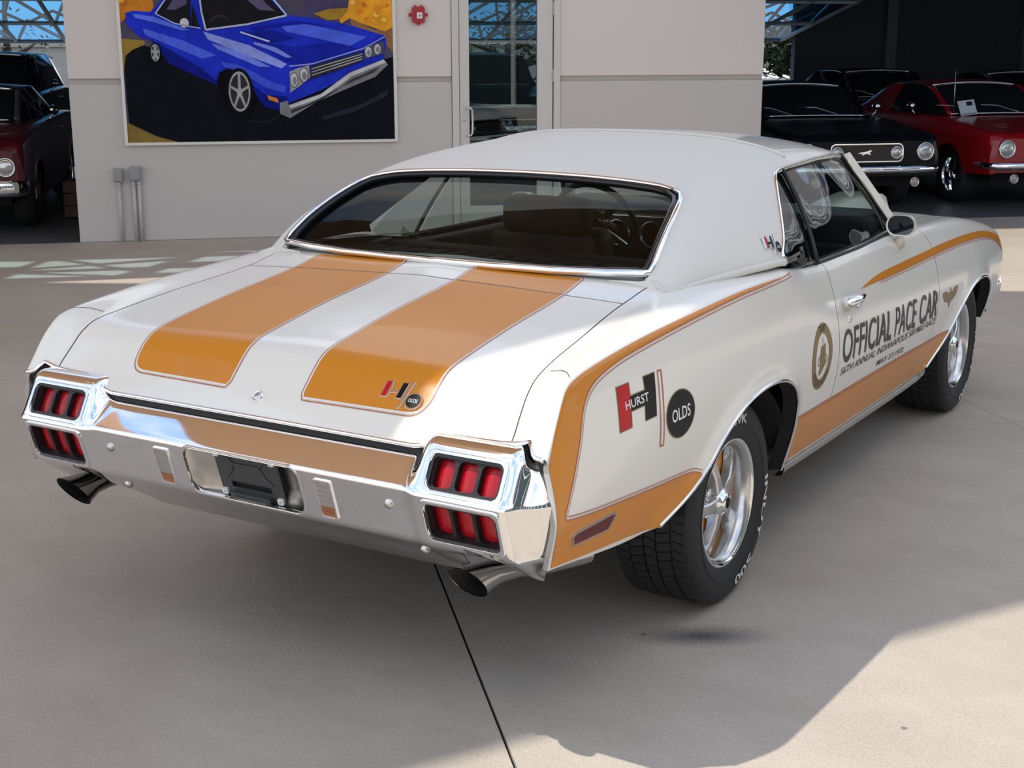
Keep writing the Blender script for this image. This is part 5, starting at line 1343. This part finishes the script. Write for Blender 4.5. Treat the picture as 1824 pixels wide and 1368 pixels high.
# dashboard with round gauges
seg_box('dash_top', (-.76, 1.72, .93), (.76, 2.05, 1.065), M_trim, INT, .03)
seg_box('dash_face', (-.76, 1.68, .76), (.76, 1.78, .95), M_trim, INT, .02)
seg_box('gauge_panel', (-.66, 1.655, .845), (.06, 1.70, 1.020), M_trim2, INT, .012)
MB().tube([(-.65,1.652,.86),(-.65,1.652,1.00),(-.62,1.652,1.012),(.02,1.652,1.012),(.045,1.652,1.0),(.045,1.652,.86)], .004, 6).build('panel_bright_edge', M_chrome, INT)
for k, x in enumerate((-.54, -.37, -.20, -.03)):
    g = empty('gauge'); g.parent = INT
    MB().lathe([(.060, -.015), (.062, 0), (.054, .004), (.050, -.010)], 32, Matrix.Translation((x, 1.648, .935)) @ Matrix.Rotation(math.pi, 4, 'Z'), 'y').build('gauge_bezel', M_chrome, g)
    MB().lathe([(.0001, .0), (.050, .0)], 32, Matrix.Translation((x, 1.655, .935)), 'y').build('gauge_face', mat('gauge_face', (.40, .42, .44), .4), g)
# steering wheel
sw = empty('steering_wheel'); sw.parent = INT
SWM = Matrix.Translation((-.37, 1.44, .995)) @ Matrix.Rotation(math.radians(22), 4, 'X')
ringp = [SWM @ Vector((.195*math.cos(2*math.pi*k/40), 0, .195*math.sin(2*math.pi*k/40))) for k in range(40)]
MB().tube(ringp, .0135, 10, closed=True).build('wheel_rim', M_trim, sw)
for k in range(4):
    a = math.radians((38, 142, 218, 322)[k]); c_, s_ = math.cos(a), math.sin(a)
    MB().bar(SWM @ Vector((.04*c_, 0, .04*s_)), SWM @ Vector((.165*c_, 0, .165*s_)), .030, .008, up=SWM.to_3x3() @ Vector((0, 1, 0))).build('wheel_spoke', M_alu, sw)
MB().lathe([(.0001, -.030), (.035, -.030), (.045, -.022), (.048, .02)], 28, SWM, 'y').build('horn_button', M_blackgl, sw)
MB().lathe([(.045, -.020), (.058, -.010), (.060, .01)], 28, SWM, 'y').build('horn_collar', M_alu, sw)
MB().tube([SWM @ Vector((0, .02, 0)), Vector((-.37, 1.70, .90))], .035, 12).build('steering_column', M_trim, sw)
# rear view mirror on the screen
im = empty('inside_mirror'); im.parent = INT
MB().prism(rrect(.24, .062, .03), -.006, .012, Matrix.Translation((0.0, 1.62, 1.275)) @ Matrix.Rotation(math.pi/2, 4, 'X')).build('mirror_shell', M_chrome, im)
MB().prism(rrect(.225, .050, .024), .012, .014, Matrix.Translation((0.0, 1.62, 1.275)) @ Matrix.Rotation(math.pi/2, 4, 'X')).build('mirror_glass', mat('mirror_glass', (.75,.77,.78), .02, metal=1.0), im)
MB().tube([(0, 1.63, 1.29), (0, 1.70, 1.345)], .008, 8).build('mirror_stalk', M_chrome, im)
# ---- door mirrors
for sg in (1, -1):
    dm = empty('door_mirror'); dm.parent = CAR
    hm = MB(); C = Vector((sg*.905, 1.685, 1.043)); Mm = frame_from(C, (sg*1, -.10*sg*0+.0, 0), (0, .06, 1))
    # bullet-shaped cream shell opening backwards
    prof = [(0, 1.0), (.015, 1.0), (.045, .93), (.075, .74), (.095, .42), (.104, .05)]
    vv = []; n = 28; base = rrect(.118, .088, .040, 6)
    n = len(base)
    for d, s_ in prof: vv += [C+Vector((sg*x*s_, d+.05*x*0, z*s_)) for x, z in base]
    hm.add(vv, [(i*n+k, i*n+(k+1) % n, (i+1)*n+(k+1) % n, (i+1)*n+k) for i in range(len(prof)-1) for k in range(n)]+[tuple(range((len(prof)-1)*n, len(prof)*n))], True)
    hm.build('mirror_shell', mat('cream_mirror', (.76, .73, .64), .25, coat=.5), dm)
    inner = [(x*.90, z*.88) for x, z in base]
    b = MB(); b.add([C+Vector((sg*x, -.001, z)) for x, z in base]+[C+Vector((sg*x, .003, z)) for x, z in inner], [(k, (k+1) % n, n+(k+1) % n, n+k) for k in range(n)], False); b.build('mirror_rim', mat('cream_mirror'), dm)
    MB().add([C+Vector((sg*x, .004, z)) for x, z in inner], [tuple(range(n))]).build('mirror_glass', mat('mirror_dark_reflection', (.10, .11, .12), .03, metal=1.0), dm)  # dark colour stands in for dark surroundings reflected in the mirror
    MB().tube([C+Vector((-sg*.004, .035, -.034)), Vector((sg*.893, 1.73, .985)), Vector((sg*.882, 1.755, .955))], [.012, .016, .026], 14).build('mirror_stalk', mat('cream_mirror'), dm)
    # ---- door handle, lock
    dh = empty('door_handle'); dh.parent = CAR
    p0, n0 = side_map(1, 0)(.90, .846); p1, n1 = side_map(1, 0)(1.13, .846)
    P0 = Vector((sg*p0.x, p0.y, p0.z)); P1 = Vector((sg*p1.x, p1.y, p1.z))
    out = Vector((sg, 0, .15)).normalized()
    MB().tube([P0+Vector((0, .01, 0)), P0+out*.030, P0.lerp(P1, .35)+out*.042, P0.lerp(P1, .70)+out*.034, P1+out*.012], [.014, .020, .018, .012, .006], 12, flat=None).build('handle_grip', M_chrome, dh)
    MB().lathe([(.0001, .006), (.013, .005), (.022, .002), (.024, -.004)], 20, frame_from(P0+Vector((0, .03, -.012)), (0, 1, 0), (0, 0, 1)) if sg > 0 else frame_from(P0+Vector((0, .03, -.012)), (0, -1, 0), (0, 0, 1)), 'z').build('handle_escutcheon', M_chrome, dh)
    MB().lathe([(.0001, .052), (.010, .052), (.012, .044), (.012, 0)], 16, frame_from(P0+Vector((0, .060, -.012)), (0, 1, 0), (0, 0, 1)) if sg > 0 else frame_from(P0+Vector((0, .060, -.012)), (0, -1, 0), (0, 0, 1)), 'z').build('push_button', M_chrome, dh)
    pl_, nl_ = side_map(1, 0)(.965, .777)
    PL = Vector((sg*pl_.x, pl_.y, pl_.z))
    MB().lathe([(.0001, .004), (.011, .0045), (.015, .002), (.016, -.006)], 20, frame_from(PL, (0, sg, 0), (0, 0, 1)), 'z').build('door_lock', M_chrome, CAR)
# quarter pillar emblem on the vinyl
hp = side_pt(.375, 1.120, 1, .006)
Mp = frame_from(hp, (0.06, .99, -.05), (-.42, 0, .90)); small_emblem(Mp, .80, CAR, 'pillar_emblem')
# ---- front end (turned away from the camera)
MB().tube([(.80,3.66,.50),(.86,3.72,.50),(.84,3.80,.49),(.5,3.87,.49),(0,3.89,.49),(-.5,3.87,.49),(-.84,3.80,.49),(-.86,3.72,.50),(-.80,3.66,.50)], .05, 12, flat=(.065, .03)).build('front_bumper', M_chrome, CAR)
gr = MB(); gr.box((-.70, 3.70, .55), (.70, 3.74, .72)); gr.build('grille', M_blackgl, CAR)
for sg in (1, -1):
    for x in (.50, .66):
        MB().lathe([(.0001, .03), (.05, .025), (.075, .008), (.08, -.02)], 24, Matrix.Translation((sg*x, 3.745, .64)), 'y').build('headlamp', mat('headlamp_glass', (.7, .7, .72), .08, metal=.6), CAR)
    seg_box('side_marker_trim', (sg*.875-.01, 3.50, .55), (sg*.875+.02, 3.64, .585), M_chrome, CAR, .004)
# ram air hood scoops
for sg in (1, -1):
    b = MB(); vv = []
    for (y, hw, h) in ((2.35, .10, .005), (2.75, .13, .05), (3.05, .14, .085), (3.12, .14, .075)):
        zc = float(BODY.ctr(y)[0])
        for x, k in ((-hw, -.02), (-hw*.8, h*.9), (0, h), (hw*.8, h*.9), (hw, -.02)): vv.append((sg*.30+x, y, zc+k))
    b.add(vv, [(5*i+j, 5*i+5+j, 5*i+6+j, 5*i+1+j) for i in range(3) for j in range(4)], True); b.build('hood_scoop', M_white, CAR)
MB().box((-.66, 1.95, .985), (.66, 2.03, .995)).build('cowl_panel', M_white, CAR)
# ================================================================ parked cars inside the garage (nose towards -y)
def small_wheel(M_face, wide=.20, R=.315):
    w = empty('wheel')
    MB().lathe([(.185, -wide), (.24, -wide-.012), (.29, -wide-.005), (R, -wide+.03), (R, -.03), (.29, .008), (.24, .012), (.20, .0), (.188, -.012)], 40).build('tyre', M_tyre, w)
    MB().lathe([(.186, -.004), (.197, .004), (.202, .0)], 40).build('trim_ring', M_chrome, w)
    MB().lathe([(.19, -.004), (.178, -.03), (.172, -.08)], 40).build('rim_barrel', M_face, w)
    MB().lathe([(.175, -.075), (.0001, -.07)], 30).build('wheel_disc', M_dark, w)
    for k in range(5):
        Mk = Matrix.Rotation(2*math.pi*k/5, 4, 'X'); b = MB(); vv = []
        for r, hw, top in ((.03, .030, -.022), (.10, .026, -.030), (.178, .034, -.05)):
            for yy, xx in ((-hw, top-.03), (-hw*.7, top), (hw*.7, top), (hw, top-.03)): vv.append(Mk @ Vector((xx, yy, r)))
        b.add(vv, [(i*4+j, i*4+j+1, (i+1)*4+j+1, (i+1)*4+j) for i in range(2) for j in range(3)]); b.build('spoke', M_face, w)
    MB().lathe([(.040, -.05), (.038, -.015), (.0001, -.008)], 20).build('hub_cap', M_chrome, w)
    return w
M_cavglass = mat('dark_cabin_glass', (.010, .012, .015), .04, spec=.6)
def parked_car(name, label, paint, s, p, o, group=None):
    """o: dict of proportions"""
    L_, W_, hood, roof, cowl = o.get('L', 4.6), o.get('W', .87), o.get('hood', .86), o.get('roof', 1.31), o.get('cowl', .95)
    car = empty(name, tuple(wp(s, p, .002)), WRZ+math.radians(o.get('turn', 0)), label=label, cat=o.get('cat', 'car'), group=group)
    nose = o.get('nose', hood-.07); yf, yr = o.get('axles', (.88, L_-1.02)); belt = o.get('belt', cowl)
    yc = o.get('ycowl', 1.42)
    ctr = [(0, nose), (.05, nose+.03), (.40, hood), (yc, cowl), (L_-1.2, belt+.01), (L_-.25, belt-.02), (L_, belt-.10)]
    p1 = [(y, W_*.62, z-.004) for y, z in ctr]
    p2 = [(y, W_*(.90 if y < .02 else .94 if y < .1 else .955), z-.012 if 0.02 < y < L_ else z-.02) for y, z in ctr]
    p3 = [(y, x+.022, z-.055) for y, x, z in p2]
    p4 = [(0, W_*.965, .58), (.4, W_*.99, .60), (L_*.5, W_, .62), (L_-.3, W_*.99, .62), (L_, W_*.95, .60)]
    p5 = [(0, W_*.95, .42), (.4, W_*.975, .40), (L_-.3, W_*.97, .42), (L_, W_*.93, .44)]
    p6 = [(0, W_*.92, .28), (L_*.5, W_*.94, .20), (L_, W_*.91, .30)]
    lift = o.get('lift', 0)
    def arch(yc_, r=.37):
        out = []
        for k in range(13):
            t = math.radians(-80+160*k/12); out.append((yc_+r*math.sin(t), .30+lift+r*.98*math.cos(t)))
        return out
    lw = [(0, .38+lift)]+arch(yf)+[(yf+.45, .25+lift), (yr-.45, .25+lift)]+arch(yr)+[(L_, .40+lift)]
    LF = Loft(ctr, [p1, p2, p3, p4, p5, p6], lw, (6, 4, 3, 14), flare=[(dense(arch(yf)), .012, .05), (dense(arch(yr)), .012, .05)])
    ys = spans((0, .1, 3), (.1, yf-.36, 5), (yf-.36, yf+.36, 26), (yf+.36, yr-.36, 14), (yr-.36, yr+.36, 26), (yr+.36, L_, 6))
    Gp = LF.grid(ys); Np = grid_normals(Gp)
    panel('body_shell', Gp, Np, paint, car, centre=True, edges=(0, 0, 0, 1))
    # nose and tail caps: the section outline filled
    for i, dy, nm in ((0, -1, 'nose_panel'), (-1, 1, 'tail_panel')):
        sec = [Vector(q) for q in Gp[i]]; lp = [Vector((-q.x, q.y, q.z)) for q in sec[:0:-1]]+sec
        b = MB(); n = len(lp); inner = [Vector((q.x*.94, q.y+dy*.028, .58+(q.z-.58)*.90)) for q in lp]
        b.add(lp+inner, [(k, k+1, n+k+1, n+k) for k in range(n-1)], True); b.add(inner, [tuple(range(n))]); b.build(nm, paint, car)
    zb = .25+lift
    MB().box((-W_*.78, .25, zb+.02), (W_*.78, L_-.25, zb+.20)).build('underbody', M_dark, car)
    for yy in (yf, yr):
        for sg in (1, -1):
            b = MB(); vv = []
            for k in range(17):
                t = math.radians(-90+180*k/16)
                for x in (W_*.97, W_*.62): vv.append((sg*x, yy+.40*math.sin(t), .30+lift+.40*math.cos(t)))
            b.add(vv, [(2*k, 2*k+2, 2*k+3, 2*k+1) for k in range(16)], True); b.build('wheel_well', M_dark, car)
    W0 = small_wheel(o.get('rim', M_chrome), R=o.get('R', .315)); W0.parent = car
    for k, (x, yy) in enumerate(((-1, yf), (1, yf), (-1, yr), (1, yr))):
        q = W0 if k == 0 else copy_tree(W0); q.parent = car; q.location = (x*(W_-.045), yy, o.get('R', .315)); q.rotation_euler = (0, 0, 0 if x > 0 else math.pi)
    # greenhouse: glass below, painted roof and pillars on top
    rk = o.get('rake', .55); yh = yc+rk; ye = o.get('yroof', L_-1.75); yb = o.get('yback', L_-.75)
    st = [(yc-.06, cowl+.01, W_*.70, W_*.84), (yc+rk*.5, cowl+(roof-cowl)*.58, W_*.68, W_*.86), (yh, roof-.035, W_*.655, W_*.88), (yh+.35, roof, W_*.65, W_*.89), (ye, roof-.015, W_*.645, W_*.89), (ye+(yb-ye)*.5, belt+(roof-belt)*.60, W_*.635, W_*.86), (yb, belt+.01, W_*.62, W_*.80)]
    F_ = pchip(st); yy_ = spans((st[0][0], yh, 8), (yh, ye, 10), (ye, yb, 8))
    top = []; side = []
    for y in yy_:
        z, xt, xb = F_(y); cr = min(.035, (z-belt)*.12+.004)
        top.append([(xt*t, y, z+cr*(1-t*t)) for t in np.linspace(-1, 1, 11)]); side.append([(xt+(xb-xt)*t+.012*math.sin(math.pi*t), y+.0, z+(belt-.01-z)*t) for t in np.linspace(0, 1, 7)])
    def grid_part(nm, rows, m_, mirror=False):
        b = MB(); n = len(rows[0]); vv = [(-x if mirror else x, y, z) for r in rows for x, y, z in r]
        b.add(vv, [(i*n+j, i*n+j+1, (i+1)*n+j+1, (i+1)*n+j) for i in range(len(rows)-1) for j in range(n-1)], True); b.build(nm, m_, car)
    grid_part('windscreen', top[:9], M_cavglass); grid_part('roof_panel', top[8:19], o.get('roofmat', paint)); grid_part('rear_window', top[18:], o.get('rearmat', M_cavglass))
    k1 = o.get('kside', 17)
    for mr in (False, True):
        grid_part('side_glass', side[:k1+1], M_cavglass, mr); grid_part('rear_pillar', side[k1:], o.get('roofmat', paint), mr)
        sx = -1 if mr else 1
        z, xt, xb = F_(yc-.06)
        pil = [Vector((sx*F_(y)[1], y, F_(y)[0])) for y in yy_[:9]]
        MB().tube(pil, .028, 6, flat=(.022, .034)).build('windscreen_pillar', o.get('roofmat', paint), car)
        rail = [Vector((sx*(F_(y)[1]+.004), y, F_(y)[0]-.01)) for y in yy_[8:19]]
        MB().tube(rail, .010, 6).build('drip_rail', M_chrome, car)
    # windscreen trim
    hdr = [Vector((x, y-.004, z+.004)) for x, y, z in top[8]]; MB().tube(hdr, .011, 6).build('header_trim', M_chrome, car)
    bse = [Vector((x, y, z+.006)) for x, y, z in top[0]]; MB().tube(bse, .010, 6).build('cowl_trim', M_chrome, car)
    for sx in (-1, 1):
        a = Vector((sx*.28, yc-.04, cowl+.03)); MB().tube([a, a+Vector((-sx*.22 if sx > 0 else -.22, .10, .075)), a+Vector((-.44, .12, .085))], .006, 5).build('wiper', M_chromed, car)
    f = o['front']; ym = -.028
    if f:
        zb_ = f.get('bz', .47); bw = W_*.965
        MB().tube([(-bw, .30, zb_), (-bw-.01, .05, zb_), (-bw+.06, -.09, zb_), (-bw*.5, -.13, zb_), (0, -.14, zb_), (bw*.5, -.13, zb_), (bw-.06, -.09, zb_), (bw+.01, .05, zb_), (bw, .30, zb_)], .04, 10, flat=(f.get('bh', .045), .022)).build('front_bumper', M_chrome, car)
        gz, gw, gh = f['gz'], f['gw'], f['gh']; RX = Matrix.Translation((0, ym, gz)) @ Matrix.Rotation(math.pi/2, 4, 'X')
        MB().prism(rrect(gw*2, gh*2, .05), -.02, .006, RX).build('grille', M_blackgl, car)
        MB().ring(rrect(gw*2+.03, gh*2+.03, .06), rrect(gw*2, gh*2, .05), -.02, .018, RX).build('grille_surround', M_chrome, car, bevel=.004)
        for k in range(f.get('bars', 0)):
            z = gz-gh+2*gh*(k+1)/(f['bars']+1); MB().tube([(-gw+.02, ym-.012, z), (gw-.02, ym-.012, z)], .004, 5).build('grille_bar', M_chromed, car)
        def lampat(x, z, r, nm, glassm):
            e = empty(nm); e.parent = car; T = Matrix.Translation((x, ym, z)) @ Matrix.Rotation(math.pi, 4, 'Z')
            MB().lathe([(r*1.16, -.01), (r*1.14, .022), (r*1.02, .026), (r*.98, .010)], 28, T, 'y').build('lamp_bezel', M_chrome, e)
            MB().lathe([(r, .004), (r*.85, .020), (r*.5, .032), (.0001, .037)], 28, T, 'y').build('lamp_lens', glassm, e)
        HG = mat('sealed_beam', (.55, .56, .56), .08, metal=.7, bump=(90, .6))
        for x, z, r in f['lamps']:
            for sx in (-1, 1): lampat(sx*x, z, r, 'headlamp', HG)
        for x, z, r in f.get('fogs', ()):
            for sx in (-1, 1): lampat(sx*x, z, r, 'fog_lamp', HG)
        for x, z, r in f.get('turns', ()):
            for sx in (-1, 1): lampat(sx*x, z, r, 'turn_lamp', mat('turn_lens', f.get('turncol', (.45, .40, .34)), .2, coat=.5))
        if f.get('badge'):
            P_ = [(-.115,-.002),(-.075,.012),(-.045,.012),(-.010,.020),(.020,.030),(.045,.036),(.055,.024),(.040,.016),(.026,.004),(.046,-.012),(.030,-.018),(.006,-.006),(-.030,-.010),(-.052,-.026),(-.066,-.020),(-.050,-.004),(-.080,-.006)]
            MB().prism([(x*.9, z*.9) for x, z in P_], .004, .022, RX).build('grille_emblem', M_chrome, car)
    # door mirror, handle, shut line trim
    for sx in (-1, 1):
        m_ = empty('door_mirror'); m_.parent = car; c_ = Vector((sx*(W_+.05), yc+.30, belt+.10))
        MB().lathe([(.0001, -.05), (.03, -.042), (.05, -.015), (.054, .02), (.0001, .021)], 20, Matrix.Translation(c_), 'y').build('mirror_head', M_chrome, m_)
        MB().tube([c_+Vector((0, 0, -.045)), c_+Vector((-sx*.07, .0, -.12))], .010, 6).build('mirror_stalk', M_chrome, m_)
        MB().tube([(sx*(W_-.005), yc+1.15, belt-.12), (sx*(W_+.02), yc+1.20, belt-.115), (sx*(W_+.02), yc+1.32, belt-.115), (sx*(W_-.005), yc+1.36, belt-.12)], .009, 6).build('door_handle', M_chrome, car)
    return car
MP_red = mat('guards_red_paint', (.30, .006, .012), .25, coat=.35, spec=.4)
MP_blk = mat('black_car_paint', (.005, .006, .009), .25, coat=.05, spec=.15)
MP_mar = mat('maroon_paint', (.075, .006, .014), .3, coat=.15, spec=.3)
MP_slv = mat('dark_grey_paint', (.05, .055, .065), .3, coat=.5)
pony = dict(gz=.645, gw=.40, gh=.085, bz=.475, bh=.038, lamps=((.665, .655, .085),), turns=((.56, .335, .045),), badge=True, bars=0)
parked_car('pony_coupe', 'black fastback coupe with chrome pony grille emblem parked beside the red one', MP_blk, 7.98, .55, dict(L=4.61, W=.87, front=dict(pony, fogs=((.335, .648, .058),)), kside=17))
rc_ = parked_car('pony_coupe', 'bright red fastback coupe with a white paper card behind its windscreen', MP_red, 10.30, .62, dict(L=4.61, W=.87, front=dict(pony, turncol=(.42, .22, .06)), kside=15, rearmat=MP_red))
# price card and aerial on the red car
CARDM = Matrix.Translation((-.40, 1.30, .955)) @ Matrix.Rotation(math.radians(-26), 4, 'X') @ Matrix.Rotation(math.radians(-6), 4, 'Y')
card = MB().box((-.105, 0, 0), (.110, .003, .185), CARDM).build('price_card', mat('white_card', (.62, .64, .68), .6)); 
card.matrix_world = rc_.matrix_basis @ card.matrix_basis
tag(card, 'white information card standing on the cowl of the red coupe', 'card')
MB().box((.0, -.001, .115), (.078, -.0002, .165), CARDM).build('card_photo', M_print, card); MB().box((-.085, -.001, .012), (.09, -.0002, .020), CARDM).build('card_text_line', M_print, card)
MB().tube([(-.60, 1.30, .93), (-.58, 1.36, 1.60)], .004, 6).build('aerial', M_chrome, rc_)
parked_car('muscle_coupe', 'dark red and black coupe with round headlamp parked at the left opening', MP_mar, -1.42, .55, dict(L=4.95, W=.93, hood=.93, nose=.84, cowl=1.0, roof=1.34, ycowl=1.62, roofmat=MP_slv, rim=M_chromed, R=.33, front=dict(gz=.655, gw=.44, gh=.075, bz=.46, bh=.075, bars=3, lamps=((.74, .655, .080), (.55, .655, .080)), turns=())))
suv = dict(L=4.7, W=.92, hood=1.05, nose=.98, cowl=1.15, belt=1.15, roof=1.78, ycowl=1.35, yroof=4.2, yback=4.65, lift=.08, R=.36, kside=22, cat='suv', front=dict(gz=.80, gw=.55, gh=.10, bz=.56, bh=.08, bars=2, lamps=((.74, .84, .08),)))
parked_car('sport_utility', 'black sport utility behind the dark red coupe', MP_blk, -2.0, 6.2, dict(suv, roof=1.66))
for k, (s_, p_, o_) in enumerate(((8.9, 6.2, {}), (11.6, 6.0, dict(roof=1.36)), (14.3, 6.4, {}))):
    parked_car('stored_coupe', ('dark coupe parked in the second row behind the black fastback', 'dark coupe parked in the second row behind the red coupe', 'dark grey coupe at the right end of the second row')[k], (MP_blk, MP_blk, MP_slv)[k], s_, p_, dict(dict(L=4.7, W=.90, front=dict(gz=.64, gw=.55, gh=.08, lamps=((.70, .65, .08),))), **o_))
parked_car('sport_utility', 'dark sport utility parked behind the glass entrance door', MP_blk, 5.4, 7.2, dict(suv, roof=1.62), )
parked_car('sport_utility', 'black off-roader with tall cabin in the back row, left of the back wall', MP_blk, 9.9, 11.4, dict(suv))
# wooden crate by the left jamb
cr_ = empty('wooden_crate', tuple(wp(-.20, 2.1, 0)), WRZ, label='brown wooden crate standing just inside the left opening', cat='crate')
for k in range(3): MB().box((-.14, -.20, .02+.125*k), (.14, .20, .138+.125*k)).build('plank', mat('crate_wood', (.115, .065, .045), .7, noise=(14, .35, (1, 1, 8))), cr_, bevel=.004)
